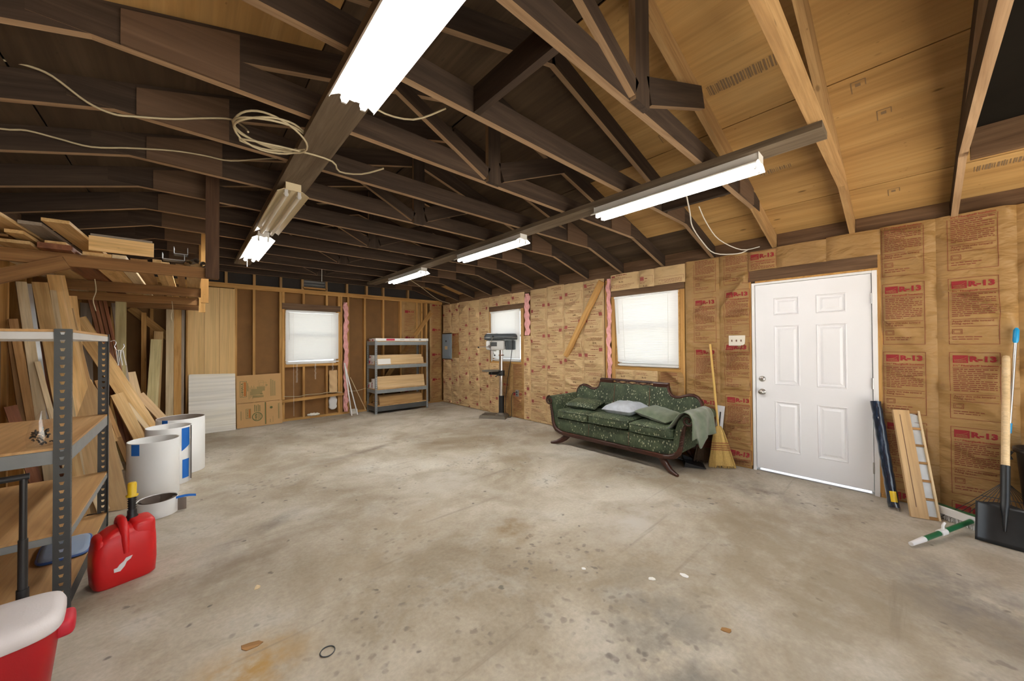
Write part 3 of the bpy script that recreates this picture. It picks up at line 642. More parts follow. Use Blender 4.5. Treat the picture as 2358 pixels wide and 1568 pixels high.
# ================================================================== WINDOWS AND DOOR
def window(name,wall,a0,a1,z0,z1):
    w=struct(name)
    def pt(s,d,z): return (XR+d,a0+(a1-a0)*s,z) if wall=='r' else (a0+(a1-a0)*s,YB+d,z)
    L=abs(a1-a0)
    def pbox(nm_,s0,s1,d0,d1,za,zb,mat): 
        return MB().box(pt(s0,d0,za),pt(s1,d1,zb)).build(nm_,mat,w)
    f=.045/L
    pbox('jamb',0,f*.5,.0,.09,z0,z1,M_['stud']); pbox('jamb',1-f*.5,1,.0,.09,z0,z1,M_['stud'])
    pbox('sash_frame',f*.5,f*1.4,.055,.085,z0,z1,M_['vinylfr']); pbox('sash_frame',1-f*1.4,1-f*.5,.055,.085,z0,z1,M_['vinylfr'])
    pbox('sash_frame',f*1.4,1-f*1.4,.055,.085,z0,z0+.05,M_['vinylfr']); pbox('sash_frame',f*1.4,1-f*1.4,.055,.085,z1-.04,z1,M_['vinylfr'])
    zm=(z0+z1)/2; pbox('meeting_rail',f*1.4,1-f*1.4,.05,.085,zm-.02,zm+.02,M_['vinylfr'])
    pbox('pane',f*1.4,1-f*1.4,.068,.072,z0+.05,zm-.02,M_['glass']); pbox('pane',f*1.4,1-f*1.4,.068,.072,zm+.02,z1-.04,M_['glass'])
    return w
window('window_1','r',4.90,5.80,1.06,2.07); window('window_2','r',1.97,2.90,1.075,2.085); window('window_3','b',1.32,2.24,1.045,2.065)
def blind(label,wall,a0,a1,z0,z1,inset0=0,inset1=0,skew=0,off=.028,cords=()):
    t=thing('window_blind',label,'blind',((XR-off,(a0+a1)/2,z0) if wall=='r' else ((a0+a1)/2,YB-off,z0)),0,'white slatted blinds at the windows')
    L=abs(a1-a0)
    def P(s,d,z):   # s 0..1 from the viewer's left; d towards the room
        return (-d, (L/2-s*L), z) if wall=='r' else (-L/2+s*L,-d,z)
    H=z1-z0
    MB().box(P(0,-.012,H-.028),P(1,.020,H)).build('head_rail',M_['white'],t,.002)
    n=int((H-.06)/.0215); mb=MB()
    for k in range(n):
        z=H-.045-k*.0215; q=k/n; sa=inset0*q; sb=1-inset1*q; dz=skew*q
        vs=[]
        for s,zz in ((sa,z-dz*.0),(sb,z-dz)):
            for u,dd in ((-.0140,.0058),(0,.0020),(.0140,-.0068)): vs.append(P(s,dd,zz-u*.92))
        mb.add(vs,[(0,3,4,1),(1,4,5,2)],0,True)
    stuff(mb.build('slats',M_['slat'],t,recalc=False))
    sa,sb=inset0,1-inset1
    a=P(sa,-.012,.012); b=P(sb,.014,-.012)
    br=MB().obox(((a[0]+b[0])/2,(a[1]+b[1])/2,.004-skew/2),(abs(b[0]-a[0]),abs(b[1]-a[1]),.020),Matrix.Identity(3)).build('bottom_rail',M_['white'],t,.002)
    for s in (.14,.86):
        MB().tube([P(s,.010,H-.03),P(s+(inset0 if s<.5 else -inset1)*.8,.012,.01)],.0012,5).build('ladder_cord',M_['cablewhite'],t)
    MB().tube([P(.06,.022,H-.03),P(.065+.5*inset0,.024,H*.45)],.003,6).build('tilt_wand',M_['cablewhite'],t)
    for s,z2,loop in cords:
        zz=0
        if loop:
            for e in (-.008,.008): MB().tube([P(s+e,.012,0)]+[P(s+e+.006*math.sin(9*k),.014,-.04*k) for k in range(1,int(-z2/.04))],.0022,5).build('pull_cord',M_['cablewhite'],t)
        else: MB().tube([P(s,.012,0),P(s+.004,.02,z2)],.0022,5).build('pull_cord',M_['cablewhite'],t)
    return t
blind('white slatted blind on the right wall behind the drill press','r',5.785,4.915,1.085,2.06,cords=())
blind('bright white slatted blind hanging crooked above the green sofa','r',2.895,1.98,1.10,2.075,.055,0,.012)
blind('white slatted blind with hanging cords on the back wall','b',1.325,2.24,1.065,2.045,.0,0,-.022,.03,((.2,-.40,True),(.54,-.36,True),(.88,-.20,True),(.14,-.98,False)))
# door
d1=struct('door_1')
for a_,b_ in (((4.702,.238,.012),(4.74,.262,2.034)),((4.702,1.136,.012),(4.74,1.16,2.034)),((4.702,.262,2.012),(4.74,1.136,2.034))): MB().box(a_,b_).build('door_stop',M_['white'],d1)
def dr(nm_,a,b,mat,bev=0): return MB().box(a,b).build(nm_,mat,d1,bev)
dr('jamb',(XR-.008,1.158,0),(4.74,1.185,2.055),M_['white'],.003); dr('jamb',(XR-.008,.205,0),(4.74,.240,2.055),M_['white'],.003); dr('head_jamb',(XR-.008,.240,2.032),(4.74,1.158,2.055),M_['white'],.003)
dr('trim_strip',(XR-.006,.20,2.056),(4.70,1.15,2.074),M_['stud'])
dr('threshold',(4.66,.24,.0),(4.74,1.158,.012),M_['aluminium'])
Y0,Y1,Z0,Z1=1.153,.245,.035,2.028
XD=4.657
cols=[(.985,.768),(.637,.413)]; rows=[(1.690,1.875),(.953,1.580),(.250,.778)]
mb=MB()
yc=[Y0]+[q for c in cols for q in c]+[Y1]; zc=[Z0]+[q for r in rows[::-1] for q in r]+[Z1]
for i in range(5):
    for j in range(7):
        if i%2==1 and j%2==1: continue
        mb.add([(XD,yc[i],zc[j]),(XD,yc[i+1],zc[j]),(XD,yc[i+1],zc[j+1]),(XD,yc[i],zc[j+1])],[(0,3,2,1)])
mb.add([(XD,Y0,Z0),(XD,Y1,Z0),(XD,Y1,Z1),(XD,Y0,Z1),(XD+.043,Y0,Z0),(XD+.043,Y1,Z0),(XD+.043,Y1,Z1),(XD+.043,Y0,Z1)],[(0,1,5,4),(1,2,6,5),(2,3,7,6),(3,0,4,7),(4,5,6,7)])
mb.build('door_slab',M_['doorwhite'],d1,recalc=False)
for a,b in cols:
    for z0,z1 in rows:
        q=MB(); lv=[(0,0),(.006,-.005),(.012,-.001),(.018,.010),(.030,.011),(.050,.002)]
        def ring(k): i,d=lv[k]; return [(XD+d,a-i,z0+i),(XD+d,b+i,z0+i),(XD+d,b+i,z1-i),(XD+d,a-i,z1-i)]
        for k in range(5): q.add(ring(k)+ring(k+1),[(m,m+4,(m+1)%4+4,(m+1)%4) for m in range(4)])
        q.add(ring(5),[(0,3,2,1)]); q.build('door_panel',M_['doorwhite'],d1,recalc=True)
def knob(nm_,y,z,prof,mat):
    o=MB().lathe([(r,-x) for r,x in prof],n=20).build(nm_,mat,d1); o.location=(XD,y,z); o.rotation_euler=(0,PI/2,0); return o
knob('deadbolt',1.097,1.006,[(0,.022),(.012,.022),(.024,.018),(.030,.008),(.033,0)],M_['satin'])
knob('door_knob',1.097,.866,[(0,.062),(.014,.060),(.025,.052),(.028,.042),(.022,.030),(.011,.024),(.011,.012),(.030,.008),(.033,0)],M_['satin'])
for z in (.25,1.02,1.80): MB().cyl((XD-.012,.243,z-.05),(XD-.012,.243,z+.05),.007,n=10).build('hinge',M_['satin'],d1)
# ================================================================== THINGS
def sgn(x,e): return math.copysign(abs(x)**e,x)
def superell(mb,c,h,e1=.3,e2=.3,nu=14,nv=28,mi=0,fn=None):
    def f(u,v):
        a=(u-.5)*PI; b=v*2*PI
        x=sgn(math.cos(a),e1)*sgn(math.cos(b),e2); y=sgn(math.cos(a),e1)*sgn(math.sin(b),e2); z=sgn(math.sin(a),e1)
        if fn: x,y,z=fn(x,y,z)
        return (c[0]+h[0]*x,c[1]+h[1]*y,c[2]+h[2]*z)
    return mb.grid(f,nu,nv,mi)
def loft(mb,secs,n=32,e=.35,mi=0,cap=True):
    # secs: (z, half x, half y, cx, cy) superellipse sections
    vs=[]
    for z,hx,hy,cx,cy in secs:
        vs+=[(cx+hx*sgn(math.cos(2*PI*k/n),e),cy+hy*sgn(math.sin(2*PI*k/n),e),z) for k in range(n)]
    fs=[(i*n+k,i*n+(k+1)%n,(i+1)*n+(k+1)%n,(i+1)*n+k) for i in range(len(secs)-1) for k in range(n)]
    mb.add(vs,fs,mi,True)
    if cap: mb.add(vs,[tuple(range(n-1,-1,-1)),tuple(range((len(secs)-1)*n,len(secs)*n))],mi)
    return mb
# ---- fluorescent fixtures
def fixture(x,y0,y1,lit,label,old=False,chain=False):
    L=y1-y0; t=thing('fluorescent_fixture',label,'light',(x,(y0+y1)/2,ZT-.04),0)
    rm=M_['reflector_old' if old else 'reflector']
    MB().box((-.045,-L/2,-.045),(.045,L/2,0)).build('housing',rm,t,.003)
    mb=MB(); pr=[(-.100,-.085),(-.104,-.078),(-.060,-.050),(-.028,-.046),(-.012,-.058),(.012,-.058),(.028,-.046),(.060,-.050),(.104,-.078),(.100,-.085)]
    n=len(pr); vs=[(a,-L/2,b) for a,b in pr]+[(a,L/2,b) for a,b in pr]
    mb.add(vs,[(i,i+1,n+i+1,n+i) for i in range(n-1)]); o=mb.build('reflector',rm,t,recalc=False)
    s=o.modifiers.new('s','SOLIDIFY'); s.thickness=.002
    for sx in (-.042,.042):
        MB().cyl((sx,-L/2+.025,-.082),(sx,L/2-.025,-.082),.0165,n=12).build('tube',M_['tubelit' if lit else 'tubeoff'],t)
        for e in (-1,1):
            MB().box((sx-.011,e*(L/2-.022)-.006,-.10),(sx+.011,e*(L/2-.022)+.006,-.046)).build('lamp_holder',M_['lens'],t,.002)
    for e in (-1,1): MB().box((-.05,e*L/2-.002,-.055),(.05,e*L/2+.002,.0)).build('end_cap',rm,t)
    if chain: MB().cyl((-.02,L/2-.02,-.05),(-.02,L/2-.02,-.17),.003,n=6).build('pull_chain',M_['cablewhite'],t)
    return t
fixture(.565,.48,1.735,True,'lit two tube fluorescent fixture overhead, the largest and nearest')
fixture(.575,3.05,4.30,False,'unlit two tube fluorescent fixture with yellowed reflector',True)
fixture(.585,4.55,5.80,True,'lit fluorescent fixture with pull chain, beyond the unlit one',False,True)
fixture(2.705,.63,1.86,True,'lit fluorescent fixture nearest the white door, on right hand row')
fixture(2.715,2.82,4.05,True,'lit fluorescent fixture in the middle of right hand row')
fixture(2.725,5.07,6.30,True,'lit fluorescent fixture farthest away, near the back wall')
# ---- cables
def cable(name,label,pts,r=.0055,mat='cable',sm=4,group=None):
    P=[Vector(p) for p in pts]; out=[]
    for i in range(len(P)-1):
        p0,p1,p2,p3=P[max(i-1,0)],P[i],P[i+1],P[min(i+2,len(P)-1)]
        for k in range(sm):
            t=k/sm; out.append(.5*((2*p1)+(p2-p0)*t+(2*p0-5*p1+4*p2-p3)*t*t+(3*p1-p0-3*p2+p3)*t**3))
    out.append(P[-1]); o=MB().tube(out,r,6).build(name,M_[mat],None)
    if label: tag(o,label,'cable',group)
    return o
cable('electric_cable','cream electric cable looping under the left ceiling joists, the upper one',[(-1.0,2.735,2.62),(-.8,2.735,2.66),(-.636,2.735,2.697),(-.564,2.735,2.708),(-.489,2.735,2.695),(-.38,2.735,2.619),(-.292,2.735,2.597),(-.215,2.735,2.616),(-.065,2.735,2.665),(.083,2.735,2.732),(.183,2.70,2.75),(.236,2.60,2.68),(.25,2.52,2.62)])
cable('electric_cable','cream electric cable sagging under the left joists, the lower one',[(-1.0,3.335,2.58),(-.773,3.335,2.60),(-.686,3.335,2.625),(-.578,3.335,2.622),(-.445,3.335,2.619),(-.281,3.335,2.671),(-.078,3.335,2.726),(.078,3.335,2.748),(.224,3.335,2.76),(.408,3.335,2.836),(.672,3.335,2.941)])
loop=[]
for k in range(34):
    a=2*PI*k/10.0+.4; rr=.15+.035*math.sin(k*.62+1)
    loop.append((.335+rr*1.15*math.cos(a),2.40+rr*math.sin(a),2.605+.02*math.sin(k*.9)-.02*math.sin(a)))
cable('electric_cable','coiled bundle of cream cable tucked between joists beside the left light board',loop+[(.50,2.50,2.592),(.69,2.50,2.592),(.78,2.66,2.612),(.90,2.57,2.60),(1.0,2.43,2.62)],.006,sm=3)
cable('electric_cable','cream cable running over the fixtures board towards the middle joists',[(.62,1.75,2.66),(.75,1.9,2.66),(.92,1.83,2.645),(1.05,1.70,2.70)],.005)
cable('electric_cable','white cable drooping from the rafter above the sofa window',[(3.15,1.27,2.66),(3.45,1.36,2.60),(3.78,1.47,2.58),(4.1,1.50,2.50),(4.42,1.48,2.415),(4.60,1.30,2.405),(4.63,1.2,2.44)],.006,'cablewhite')
cable('electric_cable','thin white cable beside the drooping one above the sofa window',[(3.5,1.30,2.66),(3.85,1.36,2.60),(4.2,1.36,2.50),(4.55,1.25,2.43),(4.64,1.1,2.45)],.005,'cablewhite')
cable('electric_cable','two cables swooping down into the far right corner',[(3.1,6.3,2.62),(3.5,6.6,2.55),(3.95,6.95,2.45),(4.3,7.2,2.40),(4.62,7.35,2.38)],.007)
cable('hanging_cord','thin cord hanging from the joists in front of louvred vent','',0) if False else tag(MB().tube([(1.612,6.42,2.64),(1.612,6.42,2.44)],.004,6).build('hanging_cord',M_['cablewhite']),'thin cord hanging from joists in front of the louvred vent','cord')
cable('wall_cable','thin wire stapled across the back wall between floor and window',[(1.30,7.735,.46),(1.55,7.735,.44),(1.66,7.715,.46),(1.9,7.735,.455),(2.06,7.715,.47),(2.3,7.72,.45)],.006)
cable('wall_cable','thin wire from the pink strip to the grey metal shelf',[(2.44,7.715,.46),(2.6,7.73,.45),(2.8,7.735,.49)],.006)
# louvred vent
t=thing('louvred_vent','dark metal louvred vent in the gable above the back window','vent',(1.82,7.79,2.53))
MB().box((-.19,.0,0),(.19,.03,.31)).build('back_plate',M_['black'],t)
for k in range(5):
    board('louvre',(-.18,-.012,.035+.057*k),(.18,-.012,.035+.057*k),.055,.004,(0,-.75,-.66),M_['galv'],t)
MB().box((-.2,-.03,-.005),(-.185,.03,.315)).build('frame',M_['galv'],t); MB().box((.185,-.03,-.005),(.2,.03,.315)).build('frame',M_['galv'],t)
# ---- steel shelving
def angle_post(name,x,y,h,wx,wy,dx,dy,mat,par,pitch=.0435,hole=.011,big=True):
    # corner at (x,y); one flange runs wx along x (direction dx), the other wy along y (direction dy)
    mb=MB(); n=int(h/pitch)
    def fl(P,w_,hw):
        vs=[];fs=[]
        for k in range(n):
            z0=k*h/n; z1=(k+1)*h/n; zc=(z0+z1)/2; a=.5*w_
            o=[(0,z0),(w_,z0),(w_,z1),(0,z1)]; i=[(a-hw*.55,zc-hw*.9),(a+hw*.55,zc-hw*.9),(a+hw,zc+hw*.8),(a-hw,zc+hw*.8)]
            b=len(vs); vs+=[P(*q) for q in o+i]; fs+=[(b+m,b+(m+1)%4,b+4+(m+1)%4,b+4+m) for m in range(4)]
        mb.add(vs,fs)
    fl(lambda s,z:(x+dx*s,y,z),wx,hole); fl(lambda s,z:(x,y+dy*s,z),wy,hole*(.9 if big else .35))
    o=mb.build(name,mat,par,recalc=False); s=o.modifiers.new('s','SOLIDIFY'); s.thickness=.002; s.offset=0
    return o
def steel_shelf(label,x0,x1,y0,y1,h,levels,boardm,fw=.055,pmat=None,railm=None,fine=False):
    t=thing('metal_shelf',label,'shelf',((x0+x1)/2,(y0+y1)/2,0)); hx,hy=(x1-x0)/2,(y1-y0)/2
    for sx in (-1,1):
        for sy in (-1,1):
            angle_post('post',sx*hx,sy*hy,h,fw,.03 if fine else fw*.8,-sx,-sy,pmat,t,.0435,.0095 if fine else .008,fine is False)
    for z,rh,mt in levels:
        g=.004
        MB().box((-hx+g,-hy+g,z-rh-.016),(hx-g,-hy+g+.012,z-.014)).build('rail',mt,t,.002)
        MB().box((-hx+g,hy-g-.012,z-rh-.016),(hx-g,hy-g,z-.014)).build('rail',mt,t,.002)
        MB().box((-hx+g,-hy+g+.012,z-rh-.016),(-hx+g+.012,hy-g-.012,z-.014)).build('rail',mt,t,.002)
        MB().box((hx-g-.012,-hy+g+.012,z-rh-.016),(hx-g,hy-g-.012,z-.014)).build('rail',mt,t,.002)
        b=MB().box((-hx+.006,-hy+.006,z-.013),(hx-.006,hy-.006,z)).build('shelf_board',boardm,t)
    return t
steel_shelf('grey slotted metal shelf with empty plywood boards, standing at left',-1.03,-.466,3.0,4.235,1.495,((1.492,.036,M_['steelwhite']),(.872,.068,M_['steelgrey']),(.425,.034,M_['steelgrey']),(.105,.075,M_['steeldark'])),M_['plyshelf'],.058,M_['steeldark'],None,True)
steel_shelf('grey metal shelf loaded with flooring cartons on the back wall',2.79,3.965,7.215,7.675,1.485,((1.48,.07,M_['steelgrey']),(1.0,.07,M_['steelgrey']),(.50,.07,M_['steelgrey']),(.165,.10,M_['steeldark'])),M_['plyshelf'],.040,M_['steelgrey'])
# things on the left shelf
t=thing('storage_lid','blue plastic lid leaning on the bottom board of left shelf','lid',(-.58,3.62,.106))
q=MB(); loft(q,[(0,.10,.17,0,0),(.012,.105,.175,0,0),(.02,.10,.17,0,0),(.024,.08,.15,0,0)],28,.4); q.build('panel',M_['paleblue'],t)
MB().tube([(.105*sgn(math.cos(2*PI*k/32),.4),.175*sgn(math.sin(2*PI*k/32),.4),.010) for k in range(32)],.008,6,closed=True).build('rim',M_['lidblue'],t)
for z_ in (0,): t.rotation_euler=(.0,-.0,0.1)
t=thing('clear_bag','clear bag of small black clips on the left shelf','bag',(-.585,3.12,.873))
q=MB(); r=random.Random(3)
for k in range(26):
    a=Vector((r.uniform(-.03,.03),r.uniform(-.04,.04),r.uniform(.004,.08))); d=Vector((r.uniform(-1,1),r.uniform(-1,1),r.uniform(-.6,1))).normalized()*.022
    b=a+d; b.z=max(.004,b.z); q.tube([a,(a+b)/2+Vector((0,0,.006)),b],.004,5)
stuff(q.build('clips',M_['black'],t))
def clearfilm():
    m=bpy.data.materials.new('clear_film'); m.use_nodes=True; nt=m.node_tree; nt.nodes.clear()
    o=nt.nodes.new('ShaderNodeOutputMaterial'); a=nt.nodes.new('ShaderNodeBsdfTransparent'); g=nt.nodes.new('ShaderNodeBsdfGlossy'); g.inputs['Roughness'].default_value=.15
    x=nt.nodes.new('ShaderNodeMixShader'); x.inputs[0].default_value=.12; nt.links.new(a.outputs[0],x.inputs[1]); nt.links.new(g.outputs[0],x.inputs[2]); nt.links.new(x.outputs[0],o.inputs[0]); return m
M_['film']=clearfilm()
q=MB(); loft(q,[(.001,.045,.055,0,0),(.05,.05,.06,0,0),(.12,.035,.058,0,0),(.19,.006,.056,.01,0)],20,.7); q.build('bag_film',M_['film'],t)
t=thing('wire_hook','bright wire hook with screws hanging on rear shelf post','hook',(-.455,4.20,1.40))
MB().tube([(0,0,.04),(.02,0,.05),(.03,0,.03),(.02,0,-.0),(.03,0,-.03),(.06,0,-.03),(.075,0,.0),(.07,0,.02)],.004,6).build('hook',M_['chrome'],t)
q=MB(); r=random.Random(5)
for k in range(7):
    x=.03+.006*k; q.cyl((x,r.uniform(-.01,.01),-.03),(x+r.uniform(-.02,.02),r.uniform(-.01,.01),-.15),.004,n=6)
stuff(q.build('screws',M_['satin'],t))
# ---- cooler
t=thing('wheeled_cooler','red wheeled cooler with white lid and black pull handle','cooler',(-.655,2.235,0),.10)
q=MB(); loft(q,[(.0,.235,.115,0,0),(.012,.25,.125,0,0),(.30,.282,.142,0,0),(.345,.286,.146,0,0)],40,.45); q.build('body',M_['coolerred'],t)
q=MB(); loft(q,[(.335,.290,.150,0,0),(.345,.296,.156,0,0),(.372,.296,.156,0,0),(.392,.288,.148,0,0),(.400,.262,.122,0,0),(.404,.20,.075,0,0)],44,.45); q.build('lid',M_['coolerwhite'],t)
MB().box((.04,-.166,.325),(.16,-.146,.365)).build('lid_catch',M_['coolerwhite'],t,.006)
q=MB(); superell(q,(.288,0,.305),(.034,.062,.034),.5,.5); q.build('side_grip',M_['griprd'],t)
for sx in (-.16,.175):
    q=MB(); q.cyl((sx,.168,.05),(sx,.168,.42),.017,n=12); q.cyl((sx,.168,.42),(sx,.168,.62),.0135,n=12); q.cyl((sx,.168,.62),(sx,.168,.87),.0105,n=12); q.build('handle_post',M_['black'],t)
q=MB(); q.cyl((-.175,.168,.872),(.19,.168,.872),.0125,n=10); q.build('handle_bar',M_['black'],t)
for sx in (-.2,.2): MB().cyl((sx,.135,.045),(sx+.04*(1 if sx>0 else -1),.135,.045),.045,n=20).build('wheel',M_['black'],t)
# ---- gas can
t=thing('gas_can','red plastic gas can with black and yellow spout beside left shelf','gas can',(-.292,3.215,0),.27); t.scale=(1,1,.95)
q=MB(); loft(q,[(0,.116,.084,0,0),(.015,.131,.096,0,0),(.10,.136,.100,0,0),(.20,.135,.099,0,0),(.26,.129,.094,.004,0),(.300,.116,.086,.012,0),(.330,.092,.070,.026,0),(.342,.060,.045,.03,0)],44,.38)
superell(q,(.076,0,.285),(.054,.088,.072),.36,.4); superell(q,(-.080,0,.245),(.046,.086,.066),.6,.45)
q.build('body',M_['red'],t)
MB().tube([(-.006,-.094,.19),(-.008,-.090,.26),(-.010,-.070,.335),(-.012,-.03,.372),(-.012,.03,.372),(-.010,.07,.335),(-.008,.088,.26)],[.012,.016,.019,.020,.020,.019,.016],10,flat=(1,1.15)).build('handle',M_['red'],t)
pr=[(.026,.30),(.028,.36),(.022,.37),(.022,.395)]
for k in range(6): pr+=[(.021,.40+.015*k),(.0155,.4075+.015*k)]
pr+=[(.018,.495),(.0,.495)]
sp=MB().lathe(pr,(.045,.045,0),20).build('spout',M_['black'],t)
MB().lathe([(.027,.488),(.029,.497),(.020,.502),(.021,.57),(.018,.578),(0,.579)],(.045,.045,0),20).build('spout_cap',M_['yellow'],t)
MB().lathe([(.033,.31),(.036,.345),(.030,.352),(.0,.353)],(.045,.045,0),24).build('collar',M_['black'],t)
o=MB().prism([(-.055,.095),(-.030,.092),(-.012,.115),(-.004,.138),(.012,.148),(.020,.165),(-.006,.162),(-.016,.146),(-.034,.132),(-.042,.118),(-.056,.116)],lambda u,v:(u,-.1035,v),lambda u,v:(u,-.098,v)).build('torn_label',M_['white'],t)
# ---- coils of trim metal
def coil(label,cx,cy,r,h,inner,tapes,name='trim_coil',lip=None):
    t=thing(name,label,'coil',(cx,cy,0),0,None)
    n=48; MB().lathe([(r,0),(r,h),(r-.005,h),(r-.005,.0)],n=n).build('outer_sheet',M_['coil'],t)
    MB().lathe([(r-.0055,.002),(r-.0055,h-.002),(r-.009,h-.004),(r-.009,.002)],n=n).build('inner_turns',M_[inner],t)
    for a0,a1,z0,z1,cut in tapes:
        def fn(u,v):
            a=math.radians(a0+(a1-a0)*u)-PI/2; z=z0+(z1-z0)*v
            if cut and v==0: z+=cut*abs(u)
            return ((r+.0015)*math.cos(a),(r+.0015)*math.sin(a),z)
        MB().grid(fn,6,2).build('tape',M_['bluetape'],t,recalc=False)
    if lip:
        a=math.radians(lip)-PI/2
        MB().grid(lambda u,v:((r+.002+.02*u)*math.cos(a-.1*u),(r+.002+.02*u)*math.sin(a-.1*u),.02+(h-.02)*v),3,2).build('loose_end',M_['coilin'],t,recalc=False)
    return t
coil('white coil of trim metal with blue tape, nearest of three tall ones',-.241,4.786,.178,.525,'coil',((-50,-28,.42,.52,.0),))
coil('white coil of trim metal with two blue tape pieces, middle tall one',-.149,5.13,.176,.575,'coil',((34,62,.33,.56,.05),(36,60,.05,.24,.0)),lip=68)
coil('white coil of trim metal with brown inside, farthest tall one',-.061,5.52,.206,.60,'coilin',((-46,-30,.50,.602,0),))
t=thing('trim_coil','short low white coil with brown inside and blue tape tail','coil',(-.191,4.234,0))
MB().lathe([(.127,0),(.127,.128),(.1235,.128),(.1235,.0)],n=48).build('outer_sheet',M_['coil'],t)
q=MB()
pts=[(.121-.006*k/14)*Vector((math.cos(k*.45),math.sin(k*.45),0)) for k in range(60)]
q.grid(lambda u,v:(pts[int(u*59)].x,pts[int(u*59)].y,.002+.122*v),59,1); q.build('inner_turns',M_['coilin'],t,recalc=False)
MB().grid(lambda u,v:(.125+.055*u,-.035-.03*u+.02*u*u,.004+.115*v*(1-.15*u)),6,2).build('loose_end',M_['coilin'],t,recalc=False)
MB().grid(lambda u,v:(.112+.13*u,-.055+.02*u,.108+.020*v+.012*math.sin(u*2.5)-.025*u),8,1).build('tape_tail',M_['bluetape'],t,recalc=False)
# ---- lumber leaning at left
def lean(label,top,low,wd,th,mat,nrm=(.35,-1,.1),name='leaning_board',cat='board',floor_=True,group=None):
    a=Vector(top); b=Vector(low); d=b-a
    if floor_:
        k=(a.z-.03)/(a.z-b.z); b=a+d*k
    o=board(name,b,a,wd,th,nrm,M_[mat],None)
    return tag(o,label,cat,group)
lean('dark bark edged board leaning at the far left, leftmost of the pile',(-1.045,4.75,1.55),(-.96,4.65,.86),.045,.03,'lum2')
lean('orange brown board leaning at far left beside the bark edged one',(-1.03,4.73,1.62),(-.925,4.64,.854),.045,.03,'lum2')
lean('pale tan board leaning at far left, long, third from the left',(-1.02,4.86,1.93),(-.878,4.65,.847),.055,.03,'lum3')
lean('narrow grey metal edged strip leaning between tan boards at left',(-.985,4.87,1.92),(-.845,4.66,.852),.03,.02,'aluminium',name='metal_strip',cat='strip')
lean('narrow dark stained strip leaning behind the grey metal strip',(-.955,4.90,1.80),(-.83,4.72,.86),.03,.02,'lum4')
lean('short white edged strip leaning among tan boards at left',(-.905,4.70,1.28),(-.815,4.61,.853),.03,.025,'lum3')
lean('wide tan board leaning left of the gap, under the loft brace',(-.935,4.90,1.94),(-.785,4.70,.98),.085,.03,'lum1')
lean('light tan board leaning behind shelf top, beside wide tan board',(-.875,4.94,1.92),(-.745,4.76,.95),.035,.03,'lum3')
lean('tan board with a sawn corner leaning behind the shelf post',(-.86,4.96,2.02),(-.70,4.82,1.0),.10,.025,'lum1')
lean('short tan offcut standing behind the sawn corner board',(-.79,5.12,1.86),(-.73,5.0,1.3),.05,.03,'lum1')
tag(sheet('plywood_sheet',[(-.77,5.02,1.745),(-.905,5.02,1.735),(-.75,4.56,.03),(-.375,4.42,.03),(-.545,4.82,.91),(-.645,4.88,1.10)],.014,M_['flooring']),'large bare plywood sheet leaning behind the left shelf','plywood')
lean('board with a slotted end leaning steeply, top half visible behind shelf',(-.915,6.12,1.71),(-.486,6.0,.764),.145,.022,'lum1',(.2,-1,.25))
lean('narrow board under the slotted end board, leaning the same way',(-.83,6.22,1.42),(-.52,6.12,.80),.07,.02,'lum2',(.2,-1,.25))
for k in range(4):
    lean(('first','second','third','fourth')[k]+' thin reddish strip from the left, leaning in shadow below the loft',(-.86+.036*k,6.42+.02*k,1.945),(-.765+.034*k,6.3+.02*k,1.45),.028,.02,'lum4',name='thin_strip',cat='strip')
lean('dark board leaning in the shadow left of the thin red strips',(-.93,6.7,1.93),(-.90,6.6,1.0),.09,.02,'grayed')
lean('tapered dark board leaning right of the thin red strips',(-.70,6.75,1.95),(-.61,6.6,1.2),.06,.02,'grayed')
lean('small plywood offcut leaning at the foot of rack post',(-.576,6.86,1.06),(-.51,6.76,.74),.11,.014,'flooring')
lean('grained treated plank leaning at the back, cupped at top',(-.352,7.42,1.497),(-.382,7.12,.50),.115,.03,'treated',(.1,-1,.2))
lean('narrow brown board standing behind the treated plank',(-.335,7.58,1.62),(-.36,7.40,.5),.10,.03,'lum1',(.1,-1,.1))
lean('upright stud with a greenish top standing at the back wall',(-.213,7.64,2.02),(-.213,7.50,.37),.085,.038,'lum3',(0,-1,0))
lean('upright knotty orange stud standing beside greenish topped stud',(-.128,7.64,2.01),(-.124,7.50,.36),.085,.038,'stud',(0,-1,0))
lean('thin grey lilac strip standing between studs and wall panelling',(-.063,7.66,1.99),(-.072,7.55,.36),.035,.02,'grayed',(0,-1,0))
# short offcuts in the sloping pile
def off(label,a,b,wd,th,mat,nrm=(.45,-1,.55)): return lean(label,a,b,wd,th,mat,nrm,'offcut','board',False)
off('wide bare offcut on the front of the sloping pile by coils',(-.594,5.90,.874),(-.30,5.79,.06),.105,.02,'lum1')
off('pale cream strip on the sloping pile behind white coils',(-.522,5.98,.75),(-.16,5.88,.10),.045,.016,'lum3')
off('grey weathered strip under the pale cream strip',(-.562,6.0,.73),(-.20,5.90,.08),.04,.016,'grayed')
off('tan offcut at the top of the sloping pile',(-.571,6.08,.955),(-.38,6.02,.60),.09,.016,'lum1')
off('brown offcut in the middle of the sloping pile',(-.618,6.05,.80),(-.36,5.97,.22),.055,.018,'lum2')
off('upper board of the stacked pair near the coils',(-.435,6.14,.83),(-.10,6.04,.32),.085,.02,'flooring')
off('lower board of the stacked pair near the coils',(-.470,6.20,.79),(-.15,6.08,.28),.10,.02,'lum2')
off('thin brown board sticking out under the stacked pair',(-.495,6.24,.76),(-.18,6.14,.20),.10,.014,'lum2')
off('dark strip low in the sloping pile, upper one',(-.62,5.78,.60),(-.47,5.70,.10),.05,.016,'lum2')
off('pale strip low in the sloping pile behind the shelf post',(-.66,5.74,.62),(-.53,5.66,.08),.03,.016,'lum3')
off('dark strip low in the sloping pile, lower one',(-.66,5.68,.48),(-.55,5.60,.06),.05,.016,'grayed')
